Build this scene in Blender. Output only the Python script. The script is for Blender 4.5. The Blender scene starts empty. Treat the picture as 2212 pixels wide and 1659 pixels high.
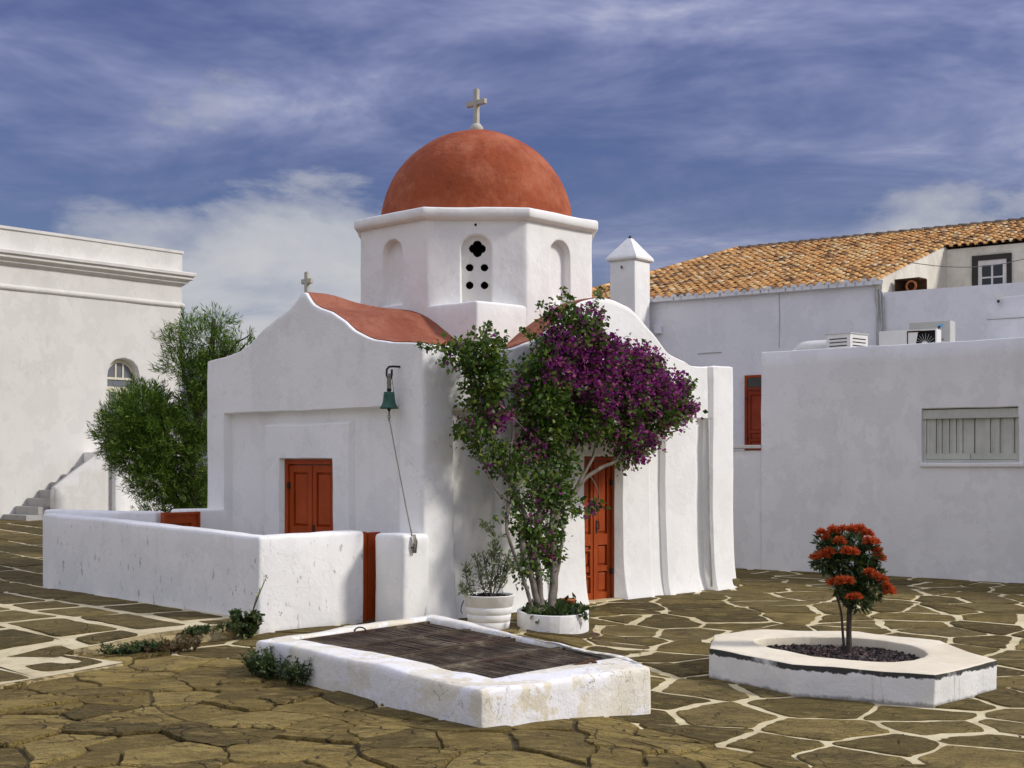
import bpy, bmesh, math, random
import numpy as np
from mathutils import Vector, Matrix, noise

rnd = random.Random(7)
R = math.radians
scene = bpy.context.scene
COL = scene.collection

# ---------------------------------------------------------------- camera, sky, sun, exposure
cam_d = bpy.data.cameras.new('camera')
cam = bpy.data.objects.new('camera', cam_d)
COL.objects.link(cam)
cam.location = (0, 0, 1.7)
cam.rotation_euler = (R(90), 0, 0)
cam_d.sensor_width = 36.0
cam_d.lens = 36.0 * 2900 / 2212
cam_d.shift_y = 0.0771
cam_d.clip_end = 6000
scene.camera = cam

SUN_EL = 36.0
SUN_DIR = Vector((1.0, -0.13, 0)).normalized() * math.cos(R(SUN_EL)) + Vector((0, 0, math.sin(R(SUN_EL))))
SUN_ROT = math.atan2(SUN_DIR.x, SUN_DIR.y)

world = bpy.data.worlds.new('World')
scene.world = world
world.use_nodes = True
world.cycles.sampling_method = 'MANUAL'
world.cycles.sample_map_resolution = 512
wt = world.node_tree
wt.nodes.clear()


def wn(t, **kw):
    n = wt.nodes.new(t)
    for k, v in kw.items():
        setattr(n, k, v)
    return n


def wmath(op, a, b=None, c=None, clamp=False):
    n = wn('ShaderNodeMath', operation=op)
    n.use_clamp = clamp
    for i, s in enumerate((a, b, c)):
        if s is None:
            continue
        if isinstance(s, (int, float)):
            n.inputs[i].default_value = s
        else:
            wt.links.new(s, n.inputs[i])
    return n.outputs[0]


def wramp(fac, stops):
    n = wn('ShaderNodeValToRGB')
    cr = n.color_ramp
    while len(cr.elements) < len(stops):
        cr.elements.new(0.5)
    for e, (p, c) in zip(cr.elements, stops):
        e.position = p
        e.color = (c, c, c, 1) if isinstance(c, (int, float)) else (*c, 1)
    wt.links.new(fac, n.inputs[0])
    return n.outputs[0]


sky = wn('ShaderNodeTexSky', sky_type='NISHITA')
sky.sun_disc = False
sky.sun_elevation = R(SUN_EL)
sky.sun_rotation = SUN_ROT
sky.altitude = 0.0
sky.air_density = 1.0
sky.dust_density = 1.0
sky.ozone_density = 2.5
tc = wn('ShaderNodeTexCoord')
sep = wn('ShaderNodeSeparateXYZ')
wt.links.new(tc.outputs['Generated'], sep.inputs[0])
zz = wmath('ADD', wmath('MAXIMUM', sep.outputs[2], 0.0), 0.16)
px = wmath('DIVIDE', sep.outputs[0], zz)
py = wmath('DIVIDE', sep.outputs[1], zz)
comb = wn('ShaderNodeCombineXYZ')
wt.links.new(wmath('MULTIPLY', px, 0.62), comb.inputs[0])
wt.links.new(wmath('MULTIPLY', py, 0.75), comb.inputs[1])
comb.inputs[2].default_value = 7.3  # offset puts a dark gap ahead; brighter unseen veil fills the shaded walls


def wnoise(vec, scale, detail, rough, dist=0.0, lac=2.0):
    n = wn('ShaderNodeTexNoise')
    n.inputs['Scale'].default_value = scale
    n.inputs['Detail'].default_value = detail
    n.inputs['Roughness'].default_value = rough
    n.inputs['Lacunarity'].default_value = lac
    n.inputs['Distortion'].default_value = dist
    wt.links.new(vec, n.inputs['Vector'])
    return n.outputs[0]


# high streaked veil, drawn on a flat layer overhead; brightened towards the zenith like an overcast layer, to fill shaded walls (1 + 2 sin el)
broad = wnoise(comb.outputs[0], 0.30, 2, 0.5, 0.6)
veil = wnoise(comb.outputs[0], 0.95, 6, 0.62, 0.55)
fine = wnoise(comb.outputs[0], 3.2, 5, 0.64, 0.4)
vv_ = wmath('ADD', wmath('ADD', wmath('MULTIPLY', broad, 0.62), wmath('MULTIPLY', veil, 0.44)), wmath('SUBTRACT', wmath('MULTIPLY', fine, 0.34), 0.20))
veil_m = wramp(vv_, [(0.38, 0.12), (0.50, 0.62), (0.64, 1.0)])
lift = wmath('ADD', wmath('MULTIPLY', wmath('MAXIMUM', sep.outputs[2], 0.0), 2.0), 1.0)
# low cloud banks towards the horizon, in direction space, their tops rising and falling with the bearing
mp = wn('ShaderNodeMapping')
mp.inputs['Scale'].default_value = (3.4, 3.4, 9.0)
mp.inputs['Location'].default_value = (0.35, 0.245, 0.9)
wt.links.new(tc.outputs['Generated'], mp.inputs[0])
bank = wnoise(mp.outputs[0], 1.25, 7, 0.58, 0.35)
az = wmath('ARCTAN2', sep.outputs[0], sep.outputs[1])
tops = wmath('MULTIPLY', wmath('COSINE', wmath('ADD', wmath('MULTIPLY', az, 11.0), 2.09)), 0.058)
low = wmath('MULTIPLY', wmath('SUBTRACT', wmath('ADD', tops, 0.140), sep.outputs[2]), 2.7)
bank_v = wmath('ADD', bank, low)
bank_m = wramp(bank_v, [(0.50, 0.0), (0.57, 0.70), (0.68, 1.0)])

bg1 = wn('ShaderNodeBackground')
bg1.inputs[1].default_value = 0.05
hsv = wn('ShaderNodeHueSaturation')
hsv.inputs['Hue'].default_value = 0.53
hsv.inputs['Saturation'].default_value = 1.2
wt.links.new(sky.outputs[0], hsv.inputs['Color'])
wt.links.new(hsv.outputs[0], bg1.inputs[0])
bg2 = wn('ShaderNodeBackground')
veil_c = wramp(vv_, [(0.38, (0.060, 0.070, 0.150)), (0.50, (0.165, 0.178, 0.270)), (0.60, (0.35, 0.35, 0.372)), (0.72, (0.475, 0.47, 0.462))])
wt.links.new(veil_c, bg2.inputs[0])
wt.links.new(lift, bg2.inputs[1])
bg3 = wn('ShaderNodeBackground')
bank_c = wramp(bank_v, [(0.52, (0.22, 0.24, 0.32)), (0.66, (0.32, 0.335, 0.375)), (0.80, (0.40, 0.405, 0.42)), (1.0, (0.36, 0.37, 0.39))])
wt.links.new(bank_c, bg3.inputs[0])
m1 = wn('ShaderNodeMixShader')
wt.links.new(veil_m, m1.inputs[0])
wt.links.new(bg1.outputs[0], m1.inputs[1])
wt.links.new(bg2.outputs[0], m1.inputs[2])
m2 = wn('ShaderNodeMixShader')
wt.links.new(bank_m, m2.inputs[0])
wt.links.new(m1.outputs[0], m2.inputs[1])
wt.links.new(bg3.outputs[0], m2.inputs[2])
wo = wn('ShaderNodeOutputWorld')
wt.links.new(m2.outputs[0], wo.inputs[0])

sun_d = bpy.data.lights.new('sun', 'SUN')
sun_d.energy = 2.05
sun_d.angle = R(10.0)
sun_d.color = (1.0, 0.95, 0.88)
sun = bpy.data.objects.new('sun', sun_d)
COL.objects.link(sun)
sun.rotation_euler = (-SUN_DIR).to_track_quat('-Z', 'Y').to_euler()
sun.location = (10, 6, 12)

scene.view_settings.view_transform = 'Standard'
scene.view_settings.look = 'None'
scene.view_settings.exposure = 0.52
scene.view_settings.gamma = 1.0
scene.cycles.use_denoising = True
scene.cycles.max_bounces = 6
scene.cycles.diffuse_bounces = 4
scene.cycles.transmission_bounces = 3
scene.cycles.glossy_bounces = 2
scene.cycles.use_adaptive_sampling = True
scene.cycles.adaptive_threshold = 0.02


# ---------------------------------------------------------------- materials
def mat_new(name):
    m = bpy.data.materials.new(name)
    m.use_nodes = True
    nt = m.node_tree
    return m, nt, nt.nodes['Principled BSDF']


class NT:
    """small node-wiring helper"""

    def __init__(self, name):
        self.m, self.t, self.b = mat_new(name)
        self.co = self.t.nodes.new('ShaderNodeTexCoord').outputs['Object']

    def n(self, typ, **kw):
        n = self.t.nodes.new(typ)
        for k, v in kw.items():
            setattr(n, k, v)
        return n

    def link(self, a, b):
        self.t.links.new(a, b)

    def mapping(self, scale=(1, 1, 1), rot=(0, 0, 0), loc=(0, 0, 0), src=None):
        n = self.n('ShaderNodeMapping')
        n.inputs['Scale'].default_value = scale
        n.inputs['Rotation'].default_value = rot
        n.inputs['Location'].default_value = loc
        self.link(src or self.co, n.inputs[0])
        return n.outputs[0]

    def noise(self, scale, detail=4, rough=0.55, vec=None, dist=0.0):
        n = self.n('ShaderNodeTexNoise')
        n.inputs['Scale'].default_value = scale
        n.inputs['Detail'].default_value = detail
        n.inputs['Roughness'].default_value = rough
        n.inputs['Distortion'].default_value = dist
        self.link(vec or self.co, n.inputs['Vector'])
        return n.outputs[0]

    def vor(self, scale, feature='F1', vec=None, rand=1.0):
        n = self.n('ShaderNodeTexVoronoi', feature=feature)
        n.inputs['Scale'].default_value = scale
        n.inputs['Randomness'].default_value = rand
        self.link(vec or self.co, n.inputs['Vector'])
        return n.outputs['Distance']

    def ramp(self, fac, stops):
        n = self.n('ShaderNodeValToRGB')
        cr = n.color_ramp
        while len(cr.elements) < len(stops):
            cr.elements.new(0.5)
        for e, (p, c) in zip(cr.elements, stops):
            e.position = p
            e.color = (c, c, c, 1) if isinstance(c, (int, float)) else (*c, 1)
        self.link(fac, n.inputs[0])
        return n.outputs[0]

    def mix(self, fac, a, b, mode='MIX'):
        n = self.n('ShaderNodeMix', data_type='RGBA', blend_type=mode)
        for sock, v in ((n.inputs[0], fac), (n.inputs[6], a), (n.inputs[7], b)):
            if isinstance(v, (int, float)):
                sock.default_value = v
            elif isinstance(v, tuple):
                sock.default_value = (*v, 1)
            else:
                self.link(v, sock)
        return n.outputs[2]

    def math(self, op, a, b=None, clamp=False):
        n = self.n('ShaderNodeMath', operation=op)
        n.use_clamp = clamp
        for i, s in enumerate((a, b)):
            if s is None:
                continue
            if isinstance(s, (int, float)):
                n.inputs[i].default_value = s
            else:
                self.link(s, n.inputs[i])
        return n.outputs[0]

    def bump(self, h, strength, dist, prev=None):
        n = self.n('ShaderNodeBump')
        n.inputs['Strength'].default_value = strength
        n.inputs['Distance'].default_value = dist
        self.link(h, n.inputs['Height'])
        if prev is not None:
            self.link(prev, n.inputs['Normal'])
        return n.outputs[0]

    def island(self):
        return self.n('ShaderNodeNewGeometry').outputs['Random Per Island']

    def obrand(self):
        return self.n('ShaderNodeObjectInfo').outputs['Random']

    def done(self, col, rough=0.85, normal=None, spec=0.3, metal=0.0):
        if isinstance(col, tuple):
            self.b.inputs['Base Color'].default_value = (*col, 1)
        else:
            self.link(col, self.b.inputs['Base Color'])
        if isinstance(rough, (int, float)):
            self.b.inputs['Roughness'].default_value = rough
        else:
            self.link(rough, self.b.inputs['Roughness'])
        self.b.inputs['Specular IOR Level'].default_value = spec
        self.b.inputs['Metallic'].default_value = metal
        if normal is not None:
            self.link(normal, self.b.inputs['Normal'])
        return self.m


def plaster(name, base, tint, stain=0.25, bump=1.0, spots=0.0, stain_col=(0.42, 0.40, 0.36), streak=True, crack=0.35):
    k = NT(name)
    big = k.noise(0.8, 4, 0.62)
    c = k.mix(k.ramp(big, [(0.35, 0.0), (0.66, 1.0)]), base, tint)
    # overlapping coats of limewash with hard-edged patches
    coat = k.noise(1.9, 6, 0.66, k.mapping((1, 1, 0.8), loc=(6, 3, 2)))
    c = k.mix(k.math('MULTIPLY', k.ramp(coat, [(0.50, 0.0), (0.525, 1.0)]), 0.5), c, tuple(x * 0.93 for x in tint))
    st = k.noise(1.6, 5, 0.7, k.mapping((1, 1, 0.2) if streak else (1, 1, 1)))
    c = k.mix(k.math('MULTIPLY', k.ramp(st, [(0.54, 0.0), (0.74, 1.0)]), stain), c, stain_col)
    run = k.noise(7.0, 3, 0.7, k.mapping((1, 1, 0.05), loc=(3, 3, 3)))
    rg = k.ramp(k.noise(0.7, 3, 0.5, k.mapping(loc=(1, 6, 5))), [(0.50, 0.0), (0.62, 1.0)])
    c = k.mix(k.math('MULTIPLY', k.math('MULTIPLY', k.ramp(run, [(0.58, 0.0), (0.72, 1.0)]), rg), stain * 0.9), c, stain_col)
    if spots:
        sp = k.noise(14, 3, 0.6, k.mapping((1, 1, 0.45)))
        area = k.noise(1.1, 2, 0.5, k.mapping(loc=(3, 7, 1)))
        sp = k.math('MULTIPLY', k.ramp(sp, [(0.62, 0.0), (0.68, 1.0)]), k.ramp(area, [(0.42, 0.0), (0.56, 1.0)]))
        c = k.mix(k.math('MULTIPLY', sp, spots), c, (0.33, 0.32, 0.30))
    cr = k.noise(1.3, 5, 0.62, k.mapping((1, 1, 0.7), loc=(8, 2, 6)), 1.2)
    ck = k.math('MULTIPLY', k.ramp(cr, [(0.4965, 0.0), (0.5, 1.0), (0.5035, 0.0)]), k.ramp(k.noise(0.9, 2, 0.5, k.mapping(loc=(4, 1, 9))), [(0.52, 0.0), (0.58, 1.0)]))
    c = k.mix(k.math('MULTIPLY', ck, crack), c, (0.25, 0.23, 0.20))
    amt = k.ramp(k.noise(0.9, 2, 0.5, k.mapping(loc=(2, 5, 7))), [(0.38, 0.25), (0.62, 1.0)])
    h = k.math('MULTIPLY', k.noise(2.2, 3, 0.55), 0.02)
    h = k.math('ADD', h, k.math('MULTIPLY', k.math('MULTIPLY', k.noise(13, 4, 0.65, dist=0.5), amt), 0.0095))
    h = k.math('ADD', h, k.math('MULTIPLY', k.math('MULTIPLY', k.ramp(coat, [(0.50, 0.0), (0.525, 1.0)]), amt), 0.002))
    h = k.math('ADD', h, k.math('MULTIPLY', k.noise(90, 2, 0.6, k.mapping((1, 1, 0.4))), 0.001))
    b4 = k.bump(h, min(1.0, 0.44 * bump), 1.5)
    return k.done(c, 0.9, b4, 0.15)


M = {}
M['white'] = plaster('whitewash', (0.87, 0.86, 0.83), (0.83, 0.825, 0.80), 0.12)
M['white_rough'] = plaster('whitewash_rough', (0.84, 0.83, 0.80), (0.78, 0.77, 0.74), 0.2, 1.6, 0.35)
M['white_spot'] = plaster('whitewash_spotted', (0.85, 0.84, 0.82), (0.80, 0.795, 0.78), 0.15, 1.0, 0.8)
M['white_blue'] = plaster('whitewash_cool', (0.80, 0.80, 0.83), (0.76, 0.765, 0.80), 0.12, 0.6)
M['white_grey'] = plaster('whitewash_grey', (0.76, 0.76, 0.76), (0.69, 0.69, 0.69), 0.2, 0.7)
M['cream'] = plaster('cream_plaster', (0.71, 0.69, 0.645), (0.66, 0.64, 0.60), 0.18, 0.5)
M['terrace_cream'] = plaster('weathered_cream_plaster', (0.72, 0.68, 0.58), (0.58, 0.54, 0.45), 0.4, 0.8)


def mat_cistern():
    k = NT('peeling_cistern_plaster')
    big = k.noise(1.5, 7, 0.65)
    c = k.mix(k.ramp(big, [(0.36, 0.0), (0.60, 1.0)]), (0.82, 0.80, 0.74), (0.70, 0.64, 0.50))
    pe = k.noise(2.6, 10, 0.72, k.mapping(loc=(4, 2, 9)))
    c = k.mix(k.ramp(pe, [(0.50, 0.0), (0.53, 1.0)]), c, (0.82, 0.81, 0.80))
    dirt = k.noise(6, 8, 0.75, k.mapping((1, 1, 0.5), loc=(1, 5, 2)))
    c = k.mix(k.math('MULTIPLY', k.ramp(dirt, [(0.60, 0.0), (0.68, 1.0)]), 0.55), c, (0.30, 0.26, 0.17))
    spk = k.noise(26, 4, 0.7)
    c = k.mix(k.math('MULTIPLY', k.ramp(spk, [(0.68, 0.0), (0.72, 1.0)]), 0.8), c, (0.10, 0.085, 0.06))
    cr = k.noise(2.2, 6, 0.6, k.mapping((1, 1, 0.6), loc=(2, 2, 2)), 1.5)
    crk = k.ramp(cr, [(0.494, 0.0), (0.5, 1.0), (0.506, 0.0)])
    crn = k.math('MULTIPLY', crk, k.ramp(k.noise(1.2), [(0.50, 0.0), (0.56, 1.0)]))
    c = k.mix(k.math('MULTIPLY', crn, 0.8), c, (0.10, 0.09, 0.07))
    b = k.bump(pe, 0.45, 0.03)
    b = k.bump(k.noise(7, 7, 0.65), 0.55, 0.03, b)
    b = k.bump(k.noise(60, 4, 0.6), 0.5, 0.004, b)
    return k.done(c, 0.9, b, 0.15)


M['cistern'] = mat_cistern()


def mat_planter_side():
    k = NT('flaking_planter_paint')
    big = k.noise(2.0, 7, 0.6)
    c = k.mix(k.ramp(big, [(0.4, 0.0), (0.65, 1.0)]), (0.80, 0.79, 0.76), (0.70, 0.69, 0.65))
    # flaked dark band just below the coping, ragged lower edge, plus vertical run marks
    z = k.n('ShaderNodeSeparateXYZ')
    k.link(k.co, z.inputs[0])
    h = k.math('ADD', z.outputs[2], k.math('MULTIPLY', k.math('SUBTRACT', k.noise(9, 7, 0.75), 0.5), 0.11))
    band = k.ramp(k.math('MULTIPLY', k.math('ADD', h, 0.1), 4.0), [(0.78, 0.0), (0.81, 1.0)])
    keep = k.ramp(k.noise(2.3, 4, 0.6, k.mapping(loc=(7, 1, 4))), [(0.30, 0.25), (0.42, 1.0)])
    c = k.mix(k.math('MULTIPLY', band, keep), c, (0.055, 0.055, 0.05))
    run = k.noise(5.5, 5, 0.7, k.mapping((1, 1, 0.12)))
    c = k.mix(k.math('MULTIPLY', k.ramp(run, [(0.62, 0.0), (0.7, 1.0)]), 0.6), c, (0.22, 0.21, 0.19))
    foot = k.ramp(k.math('MULTIPLY', k.math('ADD', h, 0.1), 4.0), [(0.02, 1.0), (0.12, 0.0)])
    c = k.mix(k.math('MULTIPLY', foot, 0.7), c, (0.12, 0.11, 0.09))
    b = k.bump(k.noise(8, 6, 0.65), 0.7, 0.02)
    b = k.bump(k.noise(50, 4, 0.6), 0.5, 0.004, b)
    return k.done(c, 0.9, b, 0.15)


M['planter_side'] = mat_planter_side()
M['coping'] = plaster('cream_coping', (0.81, 0.74, 0.58), (0.75, 0.67, 0.50), 0.3, 0.9, 0.3, (0.5, 0.42, 0.3), False)


def mat_red_roof(name, base, dark, pale):
    k = NT(name)
    c = k.mix(k.ramp(k.noise(1.1, 7, 0.65), [(0.36, 0.0), (0.64, 1.0)]), base, dark)
    c = k.mix(k.math('MULTIPLY', k.ramp(k.noise(1.7, 8, 0.7, k.mapping(loc=(2, 9, 4))), [(0.44, 0.0), (0.62, 1.0)]), 0.85), c, pale)
    pat = k.noise(1.4, 9, 0.64, k.mapping(loc=(7, 7, 1)))
    c = k.mix(k.math('MULTIPLY', k.ramp(pat, [(0.57, 0.0), (0.585, 1.0)]), 0.35), c, dark)
    run = k.noise(5.0, 6, 0.7, k.mapping((1, 1, 0.10)))
    c = k.mix(k.math('MULTIPLY', k.ramp(run, [(0.54, 0.0), (0.74, 1.0)]), 0.45), c, tuple(x * 0.45 for x in dark))
    sp = k.noise(11, 6, 0.75)
    area = k.noise(1.3, 2, 0.5, k.mapping(loc=(8, 1, 3)))
    c = k.mix(k.math('MULTIPLY', k.ramp(sp, [(0.63, 0.0), (0.67, 0.9)]), k.ramp(area, [(0.50, 0.0), (0.58, 1.0)])), c, (0.05, 0.022, 0.015))
    cr = k.noise(1.5, 7, 0.6, k.mapping(loc=(3, 3, 8)), 1.4)
    ck = k.math('MULTIPLY', k.ramp(cr, [(0.495, 0.0), (0.5, 1.0), (0.505, 0.0)]), k.ramp(k.noise(1.0, 2, 0.5), [(0.50, 0.0), (0.56, 1.0)]))
    c = k.mix(k.math('MULTIPLY', ck, 0.6), c, (0.05, 0.022, 0.015))
    b = k.bump(k.noise(3, 5, 0.6), 0.5, 0.05)
    b = k.bump(k.noise(12, 7, 0.68, dist=0.5), 0.6, 0.016, b)
    b = k.bump(k.noise(80, 3, 0.6), 0.3, 0.003, b)
    return k.done(c, 0.8, b, 0.2)


M['dome_red'] = mat_red_roof('dome_red_paint', (0.34, 0.078, 0.027), (0.26, 0.056, 0.020), (0.43, 0.14, 0.070))
M['roof_red'] = mat_red_roof('roof_red_paint', (0.27, 0.083, 0.045), (0.22, 0.064, 0.034), (0.34, 0.13, 0.08))


def mat_paint(name, col, dark, rough=0.5, grain=(14, 14, 0.8)):
    k = NT(name)
    c = k.mix(k.ramp(k.noise(2.5, 6, 0.65), [(0.35, 0.0), (0.68, 1.0)]), col, dark)
    fade = k.noise(1.1, 4, 0.6, k.mapping(loc=(3, 1, 5)))
    c = k.mix(k.math('MULTIPLY', k.ramp(fade, [(0.5, 0.0), (0.7, 1.0)]), 0.35), c, tuple(min(1.0, x * 1.35 + 0.03) for x in col))
    g = k.noise(3, 6, 0.65, k.mapping(grain))
    c = k.mix(k.math('MULTIPLY', k.ramp(g, [(0.55, 0.0), (0.72, 1.0)]), 0.35), c, tuple(x * 0.45 for x in dark))
    chip = k.noise(24, 5, 0.7)
    cg = k.ramp(k.noise(2.2, 2, 0.5, k.mapping(loc=(9, 2, 2))), [(0.52, 0.0), (0.6, 1.0)])
    c = k.mix(k.math('MULTIPLY', k.math('MULTIPLY', k.ramp(chip, [(0.66, 0.0), (0.69, 1.0)]), cg), 0.8), c, (0.20, 0.14, 0.09))
    b = k.bump(g, 0.3, 0.004)
    return k.done(c, rough, b, 0.15)


M['door_red'] = mat_paint('door_red_paint', (0.39, 0.064, 0.011), (0.30, 0.047, 0.009))
M['door_red2'] = mat_paint('door_orange_paint', (0.33, 0.058, 0.010), (0.25, 0.042, 0.008))
M['door_brown'] = mat_paint('door_brown_paint', (0.27, 0.040, 0.014), (0.21, 0.032, 0.012))
M['wood_white'] = mat_paint('old_white_wood', (0.62, 0.60, 0.56), (0.5, 0.48, 0.45), 0.6)
M['wood_cream'] = mat_paint('cream_wood', (0.70, 0.66, 0.50), (0.6, 0.57, 0.45), 0.6)
M['wood_dark'] = mat_paint('dark_wood', (0.05, 0.042, 0.038), (0.03, 0.026, 0.024), 0.6)


def mat_flat(name, col, rough=0.7, spec=0.3, metal=0.0, nscale=8, var=0.2, bump=0.2, bscale=30):
    k = NT(name)
    d = tuple(x * (1 - var) for x in col)
    c = k.mix(k.ramp(k.noise(nscale, 5, 0.6), [(0.35, 0.0), (0.7, 1.0)]), col, d)
    b = k.bump(k.noise(bscale, 4, 0.6), bump, 0.005)
    return k.done(c, rough, b, spec, metal)


M['bell'] = mat_flat('verdigris_bell', (0.045, 0.13, 0.095), 0.55, 0.4, 0.3, 12, 0.45)
M['iron'] = mat_flat('dark_iron', (0.035, 0.032, 0.03), 0.6, 0.4, 0.4)
M['rope'] = mat_flat('grey_rope', (0.36, 0.33, 0.27), 0.9, 0.1, 0, 60, 0.4, 0.6, 120)
M['shutter'] = mat_paint('grey_green_shutter', (0.50, 0.51, 0.46), (0.42, 0.43, 0.39), 0.7)
M['stone_cross'] = mat_flat('stone_cross', (0.50, 0.49, 0.42), 0.85, 0.2, 0, 6, 0.2, 0.3, 40)
M['glass'] = mat_flat('dark_glass', (0.015, 0.018, 0.022), 0.08, 0.6, 0, 2, 0.2, 0.0)
M['metal_white'] = mat_flat('ac_white_metal', (0.68, 0.67, 0.62), 0.45, 0.4, 0, 3, 0.12, 0.05)
M['metal_grey'] = mat_flat('ac_grey_metal', (0.47, 0.47, 0.43), 0.5, 0.4, 0, 3, 0.1, 0.05)
M['rust_dark'] = mat_flat('rusty_dark_metal', (0.10, 0.05, 0.025), 0.8, 0.2, 0, 6, 0.6, 0.4)
M['black'] = mat_flat('flat_black', (0.012, 0.012, 0.012), 0.8, 0.1, 0, 3, 0.2, 0.0)  # flat black; stands in for the dark inside the drum and openings
M['logo_blue'] = mat_flat('logo_blue', (0.16, 0.45, 0.72), 0.5, 0.3, 0, 3, 0.05, 0.0)
M['logo_navy'] = mat_flat('logo_navy', (0.01, 0.02, 0.05), 0.5, 0.3, 0, 3, 0.05, 0.0)
M['pipe'] = mat_flat('painted_conduit', (0.50, 0.50, 0.50), 0.6, 0.3, 0, 5, 0.3, 0.1)
M['wire'] = mat_flat('grey_cable', (0.16, 0.15, 0.14), 0.7, 0.2)
M['clay_plain'] = mat_flat('old_clay', (0.40, 0.14, 0.05), 0.8, 0.2, 0, 7, 0.3, 0.3)


def mat_rust_grate():
    k = NT('rusted_grate')
    n1 = k.noise(3.5, 8, 0.7)
    c = k.ramp(n1, [(0.30, (0.022, 0.016, 0.012)), (0.46, (0.052, 0.036, 0.024)), (0.58, (0.105, 0.080, 0.055)), (0.70, (0.27, 0.23, 0.16))])
    red = k.ramp(k.noise(1.4, 3, 0.5, k.mapping(loc=(5, 5, 5))), [(0.58, 0.0), (0.75, 0.35)])
    c = k.mix(red, c, (0.11, 0.032, 0.026))
    sp = k.ramp(k.noise(70, 3, 0.7), [(0.60, 0.0), (0.70, 1.0)])
    c = k.mix(k.math('MULTIPLY', sp, 0.55), c, (0.34, 0.29, 0.20))
    b = k.bump(k.noise(45, 5, 0.7), 0.9, 0.012)
    return k.done(c, 0.85, b, 0.2)


M['grate'] = mat_rust_grate()


def mat_stone(name, cols, grain=1.0, cracks=1.0):
    k = NT(name)
    r = k.obrand()
    geo = k.n('ShaderNodeNewGeometry').outputs['Position']
    base = k.ramp(r, [(i / (len(cols) - 1), c) for i, c in enumerate(cols)])
    v1 = k.noise(2.6, 6, 0.72, k.mapping((0.8, 1.3, 1), src=geo))
    c = k.mix(k.ramp(v1, [(0.40, 0.0), (0.66, 0.85)]), base, cols[0])
    v2 = k.noise(5.5, 6, 0.74, k.mapping((0.7, 1.4, 1), loc=(3, 1, 0), src=geo))
    c = k.mix(k.ramp(v2, [(0.52, 0.0), (0.68, 0.8)]), c, cols[-1])
    # layered cleft surface: terraced noise gives small ledges
    lay = k.noise(2.4, 7, 0.70, k.mapping((0.55, 1.5, 1), rot=(0, 0, 0.3), src=geo), 0.9)
    st = k.math('MULTIPLY', k.math('ADD', k.math('FLOOR', k.math('MULTIPLY', lay, 22.0)), k.ramp(k.math('FRACT', k.math('MULTIPLY', lay, 22.0)), [(0.0, 0.0), (0.25, 1.0)])), 1 / 22.0)
    edge = k.ramp(k.math('FRACT', k.math('MULTIPLY', lay, 22.0)), [(0.0, 1.0), (0.10, 0.0)])
    gate = k.ramp(k.noise(1.7, 4, 0.6, k.mapping(loc=(9, 4, 1), src=geo)), [(0.44, 0.0), (0.58, 1.0)])
    c = k.mix(k.math('MULTIPLY', k.math('MULTIPLY', edge, gate), 0.8), c, (0.022, 0.016, 0.007))
    wob = k.n('ShaderNodeVectorMath', operation='ADD')
    nv = k.n('ShaderNodeTexNoise')
    nv.inputs['Scale'].default_value = 3.0
    nv.inputs['Detail'].default_value = 6
    k.link(geo, nv.inputs['Vector'])
    sc = k.n('ShaderNodeVectorMath', operation='SCALE')
    sc.inputs['Scale'].default_value = 0.35
    k.link(nv.outputs['Color'], sc.inputs[0])
    k.link(geo, wob.inputs[0])
    k.link(sc.outputs[0], wob.inputs[1])
    vd = k.vor(3.8, 'DISTANCE_TO_EDGE', k.mapping((0.75, 1.25, 1), src=wob.outputs[0]))
    ck = k.math('MULTIPLY', k.ramp(vd, [(0.0, 1.0), (0.030, 0.0)]), k.ramp(k.noise(1.6, 4, 0.6, k.mapping(loc=(2, 8, 1), src=geo)), [(0.43, 0.0), (0.52, 1.0)]))
    c = k.mix(k.math('MULTIPLY', ck, 0.85 * cracks), c, (0.018, 0.013, 0.006))
    h = k.math('MULTIPLY', st, 0.24 * grain)
    h = k.math('ADD', h, k.math('MULTIPLY', ck, -0.014 * cracks))
    h = k.math('ADD', h, k.math('MULTIPLY', k.noise(11, 5, 0.7, k.mapping((0.6, 1.5, 1), src=geo)), 0.034 * grain))
    h = k.math('ADD', h, k.math('MULTIPLY', k.noise(60, 3, 0.65, k.mapping(src=geo)), 0.004))
    b = k.bump(h, 1.0, 1.0)
    return k.done(c, 0.88, b, 0.2)


M['stone_a'] = mat_stone('flagstone_olive', [(0.090, 0.066, 0.021), (0.155, 0.115, 0.036), (0.225, 0.165, 0.050), (0.185, 0.142, 0.060), (0.30, 0.222, 0.072)], 0.9, 0.55)
M['stone_b'] = mat_stone('flagstone_tan', [(0.105, 0.076, 0.024), (0.22, 0.158, 0.046), (0.29, 0.21, 0.062), (0.38, 0.285, 0.095)], 1.1, 1.0)
M['stone_c'] = mat_stone('slab_dark', [(0.085, 0.064, 0.022), (0.13, 0.097, 0.032), (0.17, 0.128, 0.042), (0.23, 0.172, 0.058)], 0.8, 0.8)


def mat_mortar(name, c0, c1, dirt, amount=0.7):
    k = NT(name)
    geo = k.n('ShaderNodeNewGeometry').outputs['Position']
    c = k.mix(k.ramp(k.noise(1.7, 6, 0.6, k.mapping(src=geo)), [(0.38, 0.0), (0.65, 1.0)]), c0, c1)
    c = k.mix(k.math('MULTIPLY', k.ramp(k.noise(5, 8, 0.7, k.mapping(loc=(2, 2, 2), src=geo)), [(0.5, 0.0), (0.68, 1.0)]), amount), c, dirt)
    b = k.bump(k.noise(14, 6, 0.65, k.mapping(src=geo)), 0.6, 0.015)
    return k.done(c, 0.9, b, 0.15)


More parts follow.
